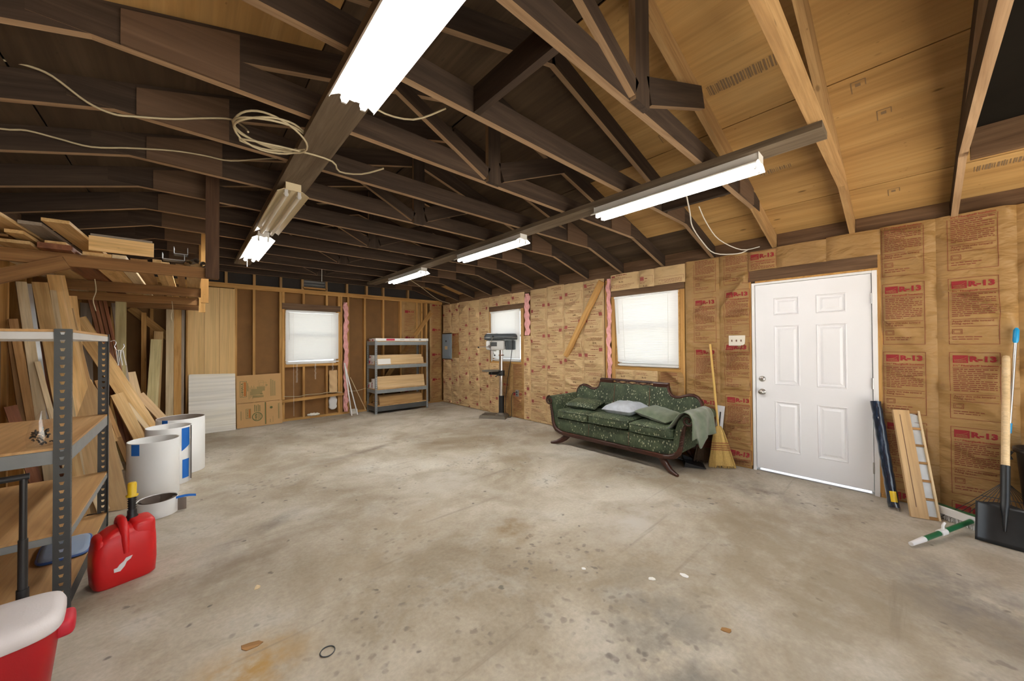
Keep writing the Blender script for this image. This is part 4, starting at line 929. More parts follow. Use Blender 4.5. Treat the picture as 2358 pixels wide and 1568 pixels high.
off('thin strip leaning behind the rear shelf post',(-.76,5.62,1.06),(-.56,5.5,.42),.04,.014,'lum1')
off('second thin strip leaning behind the rear shelf post',(-.71,5.66,1.05),(-.54,5.56,.45),.035,.014,'lum2')
lean('pale board seen under the middle shelf board, leaning',(-.80,4.92,.80),(-.62,4.66,.30),.07,.02,'lum3')
lean('tan board beside the pale one under the middle shelf board',(-.93,4.85,.80),(-.74,4.60,.30),.06,.02,'lum1')
lean('brown board at far left under the middle shelf board',(-1.01,4.60,.95),(-.86,4.52,.30),.06,.03,'lum4')
M_['rackdark']=wood('dark_hanger_wood',(.06,.03,.016),(.10,.05,.027),(.14,.075,.04),0,1,.75,knots=.7)
# ---- loft rack
t=thing('lumber_rack','brown timber rack holding boards under the left joists','rack',(0,0,0))
bx('front_beam',(-1.05,3.862,1.955),(.185,3.90,2.04),M_['rackwood'],t); bx('middle_beam',(-1.05,5.30,1.945),(.13,5.34,2.04),M_['rackwood'],t); bx('back_beam',(-1.05,6.40,1.945),(.13,6.44,2.04),M_['rackwood'],t)
bx('hanger_post',(.10,3.82,1.955),(.187,3.86,2.80),M_['rackdark'],t); bx('hanger_post',(.10,5.26,1.88),(.165,5.30,2.80),M_['stud'],t); bx('hanger_post',(.10,6.36,1.85),(.165,6.40,2.80),M_['stud'],t)
board('corner_brace',(-.62,3.845,1.975),(-1.04,3.845,1.775),.085,.036,(0,1,0),M_['rackwood'],t)
bx('support_post',(-.66,6.44,0),(-.575,6.52,1.945),M_['treated'],t)
bx('end_beam',(-1.05,7.30,1.945),(.13,7.34,2.04),M_['rackwood'],t)
bx('support_post',(-.52,7.60,0),(-.47,7.70,1.90),M_['stud'],t)
ORD='leftmost second third fourth fifth sixth seventh eighth ninth tenth eleventh twelfth thirteenth fourteenth'.split()
r=random.Random(11); x=-1.0; k=0
mats=['lum1','lum1','lum2','lum3','lum1','stud','lum2','lum4']
while x<.04:
    wd=r.choice((.05,.07,.09,.12,.14)); th=r.choice((.018,.02,.035)); y0=(r.uniform(3.5,3.80) if k%2 else r.uniform(3.60,3.84)) if x<-.62 else r.uniform(3.915,3.99); y1=r.uniform(6.7,7.60)
    if x+wd>.09: wd=.09-x
    sk=r.uniform(-.012,.012)
    o=board('stored_board',(x+wd/2+sk,y0,2.042+th/2),(x+wd/2-sk,y1,2.042+th/2),wd,th,(0,0,1),M_[r.choice(mats)]); tag(o,ORD[k]+' board from the left in the bottom layer of overhead rack','board','boards stored flat in overhead rack'); x+=wd+r.uniform(.004,.03); k+=1
x=-1.0; k=0
while x<-.62:
    wd=r.choice((.05,.07,.09)); th=r.choice((.014,.02)); y0=r.uniform(3.55,3.8); y1=y0+r.uniform(2.2,3.6); ang=r.uniform(-.05,.03)
    o=board('stored_board',(x+wd/2+ang,y0,2.082+th/2),(x+wd/2-ang,y1,2.082+th/2),wd,th,(0,0,1),M_[r.choice(mats)]); tag(o,ORD[k]+' loose board from the left on top of overhead rack boards','board','loose boards on top of overhead rack'); x+=wd+.04; k+=1
x=-1.02
for k in range(4):
    wd=(.10,.13,.09,.11)[k]; y0=(3.42,3.36,3.55,3.45)[k]
    o=board('stored_board',(x+wd/2,y0,2.125+.012*k),(x+wd/2+.12,y0+2.4,2.135),wd,.02,(0,.0,1),M_[('lum3','lum1','grayed','lum1')[k]]); tag(o,('pale','tan','greyed','short tan')[k]+' board topmost in the rack, its end raised toward the viewer','board'); x+=wd+.015
tag(board('pale_sheet',(-.97,3.3,2.225),(-.97,4.4,2.165),.20,.012,(.25,0,1),M_['pale_panel']),'pale panel lying on the boards at the far left of rack','panel')
tag(bx('wide_plank',(-.525,3.865,2.08),(-.20,3.885,2.185),M_['lum1'],None),'wide plank standing on edge on the rack front beam','plank')
tag(bx('dark_plank',(-.52,3.888,2.11),(-.21,3.906,2.205),M_['grayed'],None),'greyed plank behind the wide plank on rack front beam','plank')
for i,(x0,z0,wd_,hh,mt,lb) in enumerate(((-.155,2.078,.13,.05,'galv','flat metal bracket lying on the rack front edge'),(-.09,2.129,.085,.055,'galv','small printed metal channel on top of rack front edge'))):
    q=MB().box((0,0,0),(wd_,.10,.004)).box((0,0,0),(.004,.10,hh)).box((wd_-.004,0,0),(wd_,.10,hh)); o=q.build('metal_bracket',M_[mt],None); o.location=(x0,3.87,z0); tag(o,lb,'bracket')
for i,(x0,z0,an) in enumerate(((.0,2.065,.1),(.045,2.085,.3),(.085,2.065,-.1))):
    q=MB(); q.lathe([(.020,0),(.020,.14),(.016,.14),(.016,0)],n=16); o=q.build('pipe_offcut',M_['grayed' if i else 'lum3']); o.location=(x0,3.84,z0); o.rotation_euler=(-PI/2,0,an); tag(o,('left','middle','right')[i]+' short pipe offcut at the rack front corner','pipe')
for x_,y_,z_ in ((-.59,4.6,1.97),(-.16,6.3,1.97)):
    o=cable('twine','frayed piece of twine hanging from the rack, '+('front left' if x_<-.4 else 'beside the rack post'),[(x_,y_,z_),(x_+.008,y_,z_-.10),(x_-.008,y_,z_-.18),(x_+.008,y_,z_-.27)],.0035)
    o['category']='twine'
# ---- panelling, panel, flattened boxes at the back wall
t=thing('wall_paneling','yellow grooved plywood panelling sheets standing on the back wall','panelling',(0,0,0))
for i,(a,b) in enumerate(((-.012,.186),(.190,.38),(.384,.588))): bx('plank',(a,7.722-.004*0,.01),(b,7.738,2.37),M_['paneling'],t)
bx('edge_strip',(-.030,7.70,.01),(-.012,7.738,2.0),M_['stud'],t)
tag(sheet('stained_panel',[(.590,7.56,.0),(.590,7.70,.925),(.575,7.70,.93),(.012,7.70,.945),(.0,7.70,.93),(.0,7.56,.0)],.012,M_['pale_panel']),'white water stained panel leaning on the back wall panelling','panel')
t=thing('flattened_carton','flattened brown moving carton leaning against back wall','cardboard',(.605,7.60,.004))
def cpt(s,tt,l=0): return (s, .09*tt/.9-l, tt)
W_=.655; Hh=.895
q=MB().add([cpt(0,0),cpt(W_,0),cpt(W_,Hh*.46),cpt(0,Hh*.455),cpt(0,0,-.006),cpt(W_,0,-.006),cpt(W_,Hh*.46,-.006),cpt(0,Hh*.455,-.006)],[(0,1,2,3),(4,7,6,5),(0,4,5,1),(1,5,6,2),(2,6,7,3),(3,7,4,0)]); q.build('lower_flap',M_['card'],t)
q=MB().add([cpt(-.004,Hh*.462),cpt(W_-.01,Hh*.467),cpt(W_-.012,Hh),cpt(-.004,Hh*.985),cpt(-.004,Hh*.462,-.006),cpt(W_-.01,Hh*.467,-.006),cpt(W_-.012,Hh,-.006),cpt(-.004,Hh*.985,-.006)],[(0,1,2,3),(4,7,6,5),(0,4,5,1),(1,5,6,2),(2,6,7,3),(3,7,4,0)]); q.build('upper_flap',M_['card'],t)
p=Print(lambda s,tt,l=0: cpt(s,tt,.0016+l))
# upper print: logo reads upwards
def logo(s0,t0,wd,ht):
    p.frame(s0,t0,s0+wd,t0+ht,.006,0); p.rect(s0+wd*.58,t0+ht*.06,s0+wd*.90,t0+ht*.94,1)
    p.text('U-HAUL',s0+wd*.48,t0+ht*.07,wd*.30,0,.03,ht*.86,rot=90); p.rect(s0+wd*.20,t0+ht*.285,s0+wd*.50,t0+ht*.315,0)
logo(.045,.515,.095,.27)
for k in range(6): p.rect(.165+.018*k,.47+.02*(k%3),.174+.018*k,.70-.03*(k%2),2)
for a,b,c,d in ((.19,.54,.36,.60),(.20,.60,.40,.64),(.28,.64,.40,.68),(.22,.49,.38,.53)): p.rect(a,b,c,d,2)
p.frame(.32,.66,.42,.75,.005,2); p.frame(.30,.69,.38,.78,.004,2); p.rect(.41,.69,.44,.70,0); p.rect(.33,.545,.37,.555,0)
for k in range(3): p.rect(.48+.028*k,.50,.50+.028*k,.80-.02*k,2)
p.rect(.15,.61,.158,.75,0)
logo(.125,.145,.07,.165)
p.text('100%',.285,.115,.035,0,.04,.10,rot=90); p.rect(.300,.11,.308,.22,0); p.rect(.320,.12,.328,.21,0)
n=20; 
for k in range(n):
    a=2*PI*k/n; b=2*PI*(k+1)/n; f=lambda q,rr: (.285+rr*math.cos(q)*1.0,.165+rr*math.sin(q))
    p.mb.add([p.fn(*f(a,.076)),p.fn(*f(b,.076)),p.fn(*f(b,.062)),p.fn(*f(a,.062))],[(0,1,2,3)],0)
for k in range(4): p.rect(.245+.024*k,.25,.255+.024*k,.37-.012*(k%2),0)
p.rect(.395,.02,.412,.40,0); p.rect(.412,.02,.417,.40,1)
for k in range(10):
    a=2*PI*k/10; b=2*PI*(k+1)/10; p.mb.add([p.fn(.49,.30),p.fn(.49+.022*math.cos(a),.30+.022*math.sin(a)),p.fn(.49+.022*math.cos(b),.30+.022*math.sin(b))],[(0,1,2)],0)
p.rect(.595,.09,.603,.36,0); p.rect(.613,.09,.618,.37,0); p.rect(.055,.13,.062,.28,0); p.rect(.085,.15,.089,.26,2); p.rect(.47,.04,.476,.10,0); p.rect(.51,.04,.518,.14,2)
p.build('print',[M_['inkgreen'],M_['inkorange'],M_['inkpale']],t)
# bits in the wall below the window
q=MB().grid(lambda u,v:(2.075+.15*u,7.735-.03*math.sin(PI*u)-.008*math.sin(19*v+5*u),.46+.44*v),6,16); tag(q.build('insulation_scrap',M_['cardpale'],None,recalc=False),'tan paper insulation scrap stuffed below the back window','insulation')
q=MB(); superell(q,(2.155,7.79,.255),(.075,.035,.145),.7,.6,fn=lambda x,y,z:(x*(1+.12*math.sin(7*z)),y,z)); tag(q.build('plastic_bag',M_['coil']),'white plastic bag stuffed between studs below back window','bag')
q=MB(); superell(q,(1.80,7.76,.065),(.11,.05,.025),.8,.8,fn=lambda x,y,z:(x,y*(1+.2*math.sin(9*x)),z*(1+.3*math.sin(13*x)))); tag(q.build('crumpled_paper',M_['pale_panel']),'crumpled pale paper lying on the bottom plate below window','paper')
for i,(a,b,rr,lb) in enumerate((((2.34,7.66,1.04),(2.40,7.42,.006),.012,'left white stick of the pair leaning at the pink strip'),((2.352,7.67,.98),(2.52,7.44,.006),.012,'right white stick of the pair leaning at the pink strip'),((2.47,7.72,.74),(2.74,7.60,.05),.007,'thin cream rod leaning between pink strip and shelf'))):
    tag(MB().cyl(b,a,rr,n=10).build('white_stick',M_['white' if i<2 else 'lum3']),lb,'stick')
tag(bx('scrap_block',(2.45,7.62,.001),(2.58,7.70,.09),M_['pale_panel'],None),'small pale scrap block on floor at the pink strip','block')
# ---- flooring cartons on the back shelf
def carton(label,x0,x1,y0,y1,z0,z1,faces='w',rz=0,tilt=0):
    t=thing('flooring_carton',label,'carton',((x0+x1)/2,(y0+y1)/2,z0)); a,b,c=(x1-x0)/2,(y1-y0)/2,z1-z0
    MB().box((-a,-b,0),(a,b,c)).build('box',M_['boxwhite'],t,.003)
    q=Print(lambda s,tt,l=0:(-a+s,-b-.0012-l,tt)); 
    q.rect(.22,c*.15,.40,c*.85,0); q.words(.52,.62,c*.4,c*.2,random.Random(4),1); q.words(.72,.86,c*.35,c*.12,random.Random(6),1); q.rect(.95,c*.2,1.0,c*.7,1)
    q.build('print',[M_['boxred'],M_['steelgrey'],M_['boxwhite']],t)
    q=Print(lambda s,tt,l=0:(-a-.0012-l,b-s,tt)); q.rect(.01,c*.1,2*b*.45,c*.6,0); q.words(2*b*.5,2*b*.95,c*.5,c*.1,random.Random(3),1); q.build('end_print',[M_['boxred'],M_['steelgrey']],t)
    t.rotation_euler=(tilt,0,rz); return t
carton('white flooring carton lying along the top of the back shelf',2.80,3.98,7.22,7.42,1.481,1.535)
carton('white flooring carton at the rear of the shelf top',2.82,3.96,7.44,7.64,1.481,1.53)
carton('white flooring carton at the rear of second shelf, on top',2.83,3.90,7.46,7.64,1.125,1.185)
carton('white flooring carton at the rear of second shelf, underneath',2.82,3.90,7.45,7.65,1.001,1.122)
carton('white carton end with red print, low on the second shelf',2.80,3.86,7.36,7.44,1.001,1.09)
def plank(label,x0,x1,y,z0,h,mat,tilt=.18,th=.02):
    o=MB().box((0,0,0),(x1-x0,th,h)).build('flooring_plank',M_[mat],None); o.location=(x0,y,z0); o.rotation_euler=(-tilt,0,0); return tag(o,label,'plank')
plank('tan flooring plank leaning at the front of second shelf',2.83,3.87,7.235,1.003,.135,'flooring',.25)
plank('tan flooring plank behind, its top showing on second shelf',2.83,3.87,7.30,1.003,.19,'flooring',.2)
o=MB().box((0,0,0),(.27,.004,.115)).build('paper_sheet',M_['boxwhite']); o.location=(2.85,7.226,1.003); o.rotation_euler=(-.25,0,0); tag(o,'white instruction sheet at the front left of second shelf','paper')
tag(MB().box((2.81,7.23,1.001),(2.835,7.34,1.075)).build('opened_carton_end',M_['cardpale']),'torn open brown carton end on the second shelf','carton')
plank('wide tan flooring plank leaning along the third shelf',2.85,3.90,7.24,.503,.255,'flooring',.22)
carton('white flooring carton standing behind plank on third shelf',2.82,3.90,7.42,7.50,.501,.70)
carton('red and white carton end at left of third shelf',2.81,3.88,7.54,7.64,.501,.62)
plank('front dark tan plank leaning along the bottom shelf',2.90,3.86,7.26,.168,.175,'flooringd',.3)
plank('rear dark tan plank leaning on the bottom shelf',2.86,3.88,7.36,.168,.19,'flooringd',.3)
plank('short dark plank end at the left of bottom shelf',2.85,3.80,7.48,.168,.18,'lum2',.15)
q=MB().lathe([(0,0),(.018,0),(.018,.07),(.008,.085),(.006,.11),(0,.11)],n=14); o=q.build('glue_bottle',M_['yellow']); o.location=(2.835,7.30,.166); tag(o,'small yellow bottle on the bottom shelf','bottle')
# ---- electric panel, outlet, switches
t=thing('breaker_panel','grey metal breaker panel on the wall in the far corner','panel',(4.63,7.50,1.06))
MB().box((-.012,-.19,0),(.04,.19,.595)).build('box',M_['panelgrey'],t,.004); MB().box((-.020,-.14,.06),(-.012,.14,.54)).build('door',M_['panelgrey'],t,.003)
MB().box((-.026,-.02,.40),(-.020,.02,.44)).build('latch',M_['black'],t); MB().box((-.0215,-.06,.22),(-.020,.06,.30)).build('label_sticker',M_['cardpale'],t)
t=thing('light_switch','ivory triple switch plate beside the white door','switch',(4.595,1.322,1.425))
MB().box((0,-.08,-.058),(.03,.08,.058)).build('plate',M_['ivory'],t,.004)
for y in (-.046,0,.046): MB().box((-.012,y-.005,-.012),(.0,y+.005,.010)).build('toggle',M_['inkdark'],t,.002)
bx('switch_box',(4.62,1.26,1.37),(4.66,1.385,1.47),M_['galv'],None); 
o=bpy.data.objects['switch_box']; o.parent=t; o.matrix_parent_inverse=t.matrix_basis.inverted() if False else Matrix.Translation(-Vector(t.location))
t=thing('wall_outlet','metal outlet box low on the wall right of drill press','outlet',(4.612,5.0,.47))
MB().box((0,-.04,-.06),(.03,.04,.06)).build('plate',M_['galv'],t,.003)
for z in (-.022,.022): MB().cyl((-.003,0,z),(.0,0,z),.016,n=14).build('socket',M_['black'],t)
o=cable('power_cord','black power cord running from the outlet to the floor',[(4.60,5.01,.49),(4.56,5.07,.46),(4.57,5.11,.30),(4.58,5.12,.03),(4.52,5.15,.008)],.006,'black'); o['category']='cord'
# ---- drill press
t=thing('drill_press','floor standing drill press with grey head at the far window','drill press',(4.45,5.26,0),math.radians(35))
# local +Y is the front
q=MB(); q.prism([(-.18,-.12),(.18,-.12),(.18,.40),(-.18,.40)],lambda u,v:(u,v,0),lambda u,v:(u*.93,(v-.14)*.93+.14,.055)); q.build('base',M_['castiron'],t,.004)
for x in (-.07,.07): MB().box((x-.012,.10,.055),(x+.012,.36,.060)).build('base_slot',M_['black'],t)
MB().lathe([(.085,.055),(.085,.075),(.062,.085),(.060,.10)],n=24).build('column_flange',M_['castiron'],t)
MB().cyl((0,0,.085),(0,0,.42),.052,n=24).build('column_sleeve',M_['black'],t)
MB().cyl((0,0,.40),(0,0,1.36),.042,n=28).build('column',M_['chrome'],t)
MB().lathe([(.043,1.18),(.050,1.18),(.050,1.20),(.043,1.20)],n=24).build('stop_ring',plain('rust_ring',(.25,.11,.06),.6),t)
q=MB(); superell(q,(0,.10,1.385),(.085,.19,.10),.35,.4); q.build('head',M_['machinew'],t)
MB().box((-.088,.06,1.36),(-.084,.20,1.44)).build('data_plate',M_['steeldark'],t)
q=MB(); loft(q,[(1.485,.125,.315,0,.0),(1.50,.135,.325,0,0),(1.545,.135,.325,0,0),(1.56,.130,.32,0,0),(1.592,.115,.30,0,0),(1.598,.09,.27,0,0)],40,.55); q.build('pulley_cover',M_['machine'],t)
MB().tube([(.1365*sgn(math.cos(2*PI*k/40),.55),.3265*sgn(math.sin(2*PI*k/40),.55),1.522) for k in range(40)],.004,6,closed=True).build('cover_trim',M_['satin'],t)
o=MB().box((-.09,.08,1.600),(.05,.26,1.612)).build('manual',M_['white'],t)
q=MB(); q.cyl((0,-.175,1.295),(0,-.175,1.475),.085,n=24); q.box((-.06,-.28,1.30),(.06,-.25,1.46)); q.build('motor',M_['machine'],t,.004)
MB().box((-.05,-.11,1.36),(.05,-.05,1.44)).build('motor_mount',M_['machine'],t)
q=MB(); q.cyl((0,.19,1.19),(0,.19,1.29),.032,n=20); q.cyl((0,.19,1.11),(0,.19,1.19),.022,.028,n=20); q.cyl((0,.19,1.07),(0,.19,1.11),.013,n=14); q.build('chuck',M_['satin'],t)
h=MB().cyl((-.085,.20,1.36),(-.125,.20,1.36),.028,n=16).build('feed_hub',M_['satin'],t)
for a in (2.0,4.1,6.2):
    d=Vector((-.25,math.cos(a),math.sin(a))).normalized(); c=Vector((-.11,.20,1.36))
    MB().cyl(c,c+d*.20,.006,n=8).build('feed_lever',M_['satin'],t)
    q=MB(); superell(q,c+d*.21,(.016,.016,.016),1,1,8,12); q.build('lever_knob',M_['black'],t)
MB().box((-.03,.10,1.262),(.03,.16,1.285)).build('work_lamp',M_['machinew'],t)
q=MB(); q.lathe([(.0,.878),(.17,.878),(.175,.885),(.175,.902),(.0,.902)],(0,.205,0),32); q.build('work_table',M_['castiron'],t)
q=MB(); q.cyl((0,0,.80),(0,0,.90),.066,n=20); q.box((-.03,.04,.815),(.03,.22,.875)); q.cyl((0,.205,.82),(0,.205,.88),.045,n=16); q.build('table_bracket',M_['black'],t,.004)
q=MB(); q.cyl((-.06,0,.85),(-.13,0,.85),.009,n=8); q.cyl((-.13,0,.85),(-.13,.06,.80),.008,n=8); q.cyl((-.13,.06,.80),(-.18,.06,.80),.011,n=10); q.build('crank',M_['black'],t)
MB().tube([(.06,-.2,1.30),(.075,-.17,1.1),(.08,-.10,.7),(.085,-.06,.35),(.10,-.05,.10),(.16,-.06,.012)],.006,6).build('power_cord',M_['black'],t)
# ---- sofa
t=thing('sofa','antique green leaf patterned velvet sofa with carved mahogany frame','sofa',(3.86,2.535,0),-PI/2)
sofa=t
# arm sections
def armpoly(s):
    out=[(.800,.20),(.855,.225),(.885,.285),(.902,.36),(.918,.45),(.945,.515)]
    roll=[(.965+.066*math.cos(a),.588+.066*math.sin(a)) for a in [math.radians(d) for d in (250,290,330,0,30,60,90,120,150)]]
    inn=[(.868,.575),(.845,.52),(.828,.46),(.815,.38),(.80,.30)]
    return [(s*x,z) for x,z in out+roll+inn]
for s in (-1,1):
    q=MB(); q.prism(armpoly(s),lambda u,v:(u,.015,v),lambda u,v:(u,.62,v),0,True); q.build('arm',M_['velvet'],t,.012,seg=3)
# carved front frame: scroll, arm and bottom rail as one bent wood member
def scroll(s):
    P=[]
    for k in range(18):
        a=math.radians(-60+k*30); rr=.012+.0033*k
        P.append((s*(.965+rr*math.cos(a)),.588+rr*math.sin(a)))
    return P
for s in (-1,1):
    P=scroll(s)
    MB().tube([(x,.006,z) for x,z in P],.011,8,flat=(1,1)).build('scroll',M_['mahog'],t)
    body=[(.940,.530),(.925,.475),(.912,.41),(.903,.35),(.893,.29),(.870,.235),(.83,.195),(.77,.172),(.70,.163)]
    MB().tube([(s*x,.004,z) for x,z in body],[.017,.018,.020,.022,.025,.029,.031,.030,.028],10,up=(0,1,0),flat=(.9,1)).build('arm_frame',M_['mahog'],t)
    for k in range(9):      # carved reeding on the arm
        z=.31+.024*k; x=.899+(.012 if k<4 else .018)*(k/9)+ (0.0 if k<6 else .006)
        MB().tube([(s*(x-.018),-.012,z-.010),(s*x,-.017,z),(s*(x+.018),-.012,z+.010)],.004,5).build('reeding',M_['mahog'],t)
MB().box((-.72,-.018,.137),(.72,.03,.188)).build('front_rail',M_['mahog'],t,.008)
MB().box((-.82,.60,.14),(.82,.64,.20)).build('back_rail',M_['mahog'],t,.008)
q=MB(); superell(q,(0,.30,.27),(.84,.30,.10),.22,.12,12,40); q.build('apron',M_['velvet'],t)
for x in (-.28,.29): MB().tube([(x,-.003,.20),(x,-.006,.27),(x,.002,.355)],.003,5).build('seam',M_['inkdark'],t)
# legs: sabre front, plain splayed back
for s in (-1,1):
    pts=[(s*.66,.05,.165),(s*.675,.045,.13),(s*.70,.03,.095),(s*.745,.008,.06),(s*.80,-.02,.03),(s*.86,-.045,.016),(s*.885,-.055,.014)]
    q=MB(); q.tube(pts,[.052,.047,.041,.035,.029,.022,.017],10,up=(0,1,0),flat=(.85,1)); q.build('leg',M_['mahog'],t)
    MB().box((s*.66-.055,.0,.128),(s*.66+.055,.06,.170)).build('knee_block',M_['mahog'],t,.012)
    pts=[(s*.70,.58,.17),(s*.72,.61,.10),(s*.75,.635,.05),(s*.78,.65,.012)]
    MB().tube(pts,[.03,.026,.021,.016],8).build('leg',M_['mahog'],t)
# back
half=[(.0,.845),(.20,.845),(.40,.845),(.488,.845),(.498,.80),(.515,.765),(.55,.735),(.60,.722),(.65,.728),(.70,.748),(.75,.764),(.80,.766),(.85,.745),(.885,.70),(.90,.64)]
prof=[(-x,z) for x,z in half[::-1]]+half[1:]
poly=[(-.90,.30)]+prof+[(.90,.30)]
tilt=lambda z:.50+.14*(z-.3)
q=MB(); q.prism(poly,lambda u,v:(u,tilt(v),v),lambda u,v:(u,tilt(v)+.10,v),0,True); q.build('backrest',M_['velvet'],t,.015,seg=3)
for x in (-.25,.27): MB().tube([(x*1.04,tilt(.42)-.004,.42),(x,tilt(.6)-.004,.6),(x*.98,tilt(.82)-.004,.83)],.004,5).build('seam',M_['inkdark'],t)
for s in (-1,1):
    cr=[(s*x,tilt(z)+.03,z+.012) for x,z in half[3:]]
    MB().tube(cr,.021,8,up=(0,1,0),flat=(1.5,1)).build('crest_moulding',M_['mahog'],t)
    MB().box((s*.30,tilt(.87)+.0,.842),(s*.500,tilt(.87)+.055,.895)).build('crest_rail',M_['mahog'],t,.007)
MB().tube([(-.50,tilt(.89)+.03,.892),(.50,tilt(.89)+.03,.892)],.012,8,flat=(1.3,1)).build('crest_top',M_['mahog'],t)
for x in (-.225,-.075,.075,.225):
    for e in (-1,1):
        MB().tube([(x-e*.075,tilt(.87)+.03,.848),(x-e*.02,tilt(.87)+.03,.862),(x+e*.02,tilt(.87)+.03,.876),(x+e*.075,tilt(.87)+.03,.890)],.006,6).build('lattice',M_['mahog'],t)
# seat cushions
for i,(x,wd,y,z,rz) in enumerate(((-.555,.268,.245,.425,.02),(.0,.282,.222,.438,.03),(.552,.266,.235,.42,-.02))):
    def fn(a,b,c): return (a,b,c*(1+.18*(1-a*a)*(1-b*b)) if c>0 else c)
    q=MB(); superell(q,(0,0,0),(wd,.27,.062),.32,.2,14,48,fn=fn); o=q.build('seat_cushion',M_['velvet'],t); o.location=(x,y,z); o.rotation_euler=(0,0,rz)
    for zz in (-.042,.042):
        pi=MB().tube([(wd*1.0*sgn(math.cos(2*PI*k/48),.2),.27*sgn(math.sin(2*PI*k/48),.2),zz) for k in range(48)],.005,5,closed=True).build('piping',M_['velvet'],o)
def pillow(label,x,y,z,a,b,h,rz,rx,mat,ry=0):
    q=MB()
    for sg in (1,-1):
        def f(u,v):
            U,V=2*u-1,2*v-1; e=max(0,(1-U**4)*(1-V**4))**.55
            return (a*U*(1-.10*(1-V*V)*0-.06*(1-abs(V))),b*V*(1-.06*(1-abs(U))),sg*h*e+.004*math.sin(9*U+3*V)*e)
        q.grid(f,16,16)
    o=q.build('throw_pillow',M_[mat],None)
    # local sofa axes -> world
    o.location=(3.86+y,2.535-x,z); o.rotation_euler=(rx,ry,rz-PI/2); tag(o,label,'pillow'); return o
pillow('green leaf patterned pillow at the left end of the sofa',-.56,.30,.555,.22,.19,.055,.25,.10,'velvet',.05)
pillow('silver blue satin pillow in the middle of the sofa',.06,.30,.575,.23,.18,.075,-.15,.12,'silverfab',-.05)
pillow('pale green pillow right of the silver one on the sofa',.52,.30,.56,.23,.18,.055,-.25,.10,'throw',.12)
# throw over the right arm
sec=[(.76,.475),(.80,.52),(.835,.585),(.88,.645),(.94,.672),(1.0,.658),(1.040,.615),(1.052,.555),(1.056,.49),(1.058,.44)]
def thr(u,v):
    k=u*(len(sec)-1); i=min(int(k),len(sec)-2); f=k-i; x=sec[i][0]*(1-f)+sec[i+1][0]*f; z=sec[i][1]*(1-f)+sec[i+1][1]*f
    y=-.065+.58*v+.03*math.sin(5*u)
    if u>.6: z-= (u-.6)*.28*(.5+.9*math.exp(-((v-.36)/.10)**2)-.35*math.exp(-((v-.1)/.12)**2)); x+=.012*math.sin(14*v)*(u-.6)*3
    return (x+.002+.008*math.sin(9*v+4*u),y,z+.004*math.sin(17*v+3*u)+.012)
q=MB().grid(thr,30,36); o=q.build('throw_blanket',M_['throw'],None,recalc=False); o.location=(3.86,2.535,0); o.rotation_euler=(0,0,-PI/2)
s_=o.modifiers.new('s','SOLIDIFY'); s_.thickness=.008; tag(o,'pale green throw draped over the right sofa arm','throw')
# ---- brooms beside the sofa
def corn_broom(label,foot,top,wd,mat,hm,name='corn_broom',hl=.46):
    a=Vector(foot); b=Vector(top); x=(b-a).normalized(); n=Vector((-1,-.55,0)); n=(n-x*n.dot(x)).normalized(); y=n.cross(x)
    t=thing(name,label,'broom',foot); m=Matrix((y,n,x)).transposed().to_4x4(); m.translation=a; t.matrix_basis=m; L=(b-a).length
    MB().cyl((0,0,hl-.05),(0,0,L),.0125,n=12).build('handle',hm,t)
    q=MB(); r=random.Random(len(label))
    for k in range(170):
        s=r.uniform(-1,1); d=r.uniform(-1,1)
        pts=[]
        for f in (0,.35,.62,.85,1):
            ww=(wd*(1-f)**.8+.028*f)*(1 if f<.62 else 1); dp=.030*(1-f*.3)
            if f==0: ww*=1+.05*r.uniform(-1,1)
            pts.append((s*ww,d*dp,f*hl+(r.uniform(0,.02) if f==0 else 0)))
        q.tube(pts,[.0022,.0035,.004,.004,.003],4,smooth=False)
    stuff(q.build('bristles',mat,t))
    q=MB(); loft(q,[(.03,wd*.9,.022,0,0),(hl*.35,wd*.66,.024,0,0),(hl*.62,wd*.42,.024,0,0),(hl*.85,.045,.022,0,0),(hl,.02,.02,0,0)],24,.7); q.build('bristle_core',mat,t)
    for f in (.44,.49,.54,.60): 
        ww=wd*(1-f)**.8+.028*f+.004
        MB().tube([(ww*sgn(math.cos(2*PI*k/24),.7),.036*sgn(math.sin(2*PI*k/24),.7),f*hl) for k in range(24)],.0028,5,closed=True).build('stitching',M_['inkred'],t)
    return t
corn_broom('straw corn broom with yellow handle at the sofa end',(4.43,1.43,.0),(4.60,1.60,1.385),.135,M_['straw'],M_['handley'])
corn_broom('dark bristled broom tucked behind the straw broom',(4.50,1.62,.0),(4.58,1.66,.62),.14,M_['strawdark'],M_['handley'],'dark_broom',.42)
t=thing('dustpan','black dustpan on the floor under the sofa end','dustpan',(4.33,1.70,0),.5)
MB().add([(-.14,-.11,.004),(.14,-.11,.004),(.15,.11,.012),(-.15,.11,.012),(-.14,-.11,.012),(.14,-.11,.012),(.15,.10,.06),(-.15,.10,.06)],[(0,1,2,3),(0,3,7,4),(1,5,6,2),(3,2,6,7)]).build('pan',M_['black'],t).modifiers.new('s','SOLIDIFY').thickness=.004
MB().tube([(0,.10,.04),(0,.16,.06),(0,.22,.06)],.012,8).build('handle',M_['black'],t)
t=thing('metal_channel','silver slotted metal bar leaning behind the straw broom','bar',(4.55,1.50,0))
board('web',(-.02,.01,.25),(.055,-.01,.67),.075,.006,(-1,-.4,0),M_['aluminium'],t); board('slot',(.012,.004,.42),(.044,-.004,.60),.016,.012,(-1,-.4,0),M_['black'],t); board('foot',(-.04,.02,0),(-.018,.01,.26),.05,.02,(-1,-.4,0),M_['galv'],t)
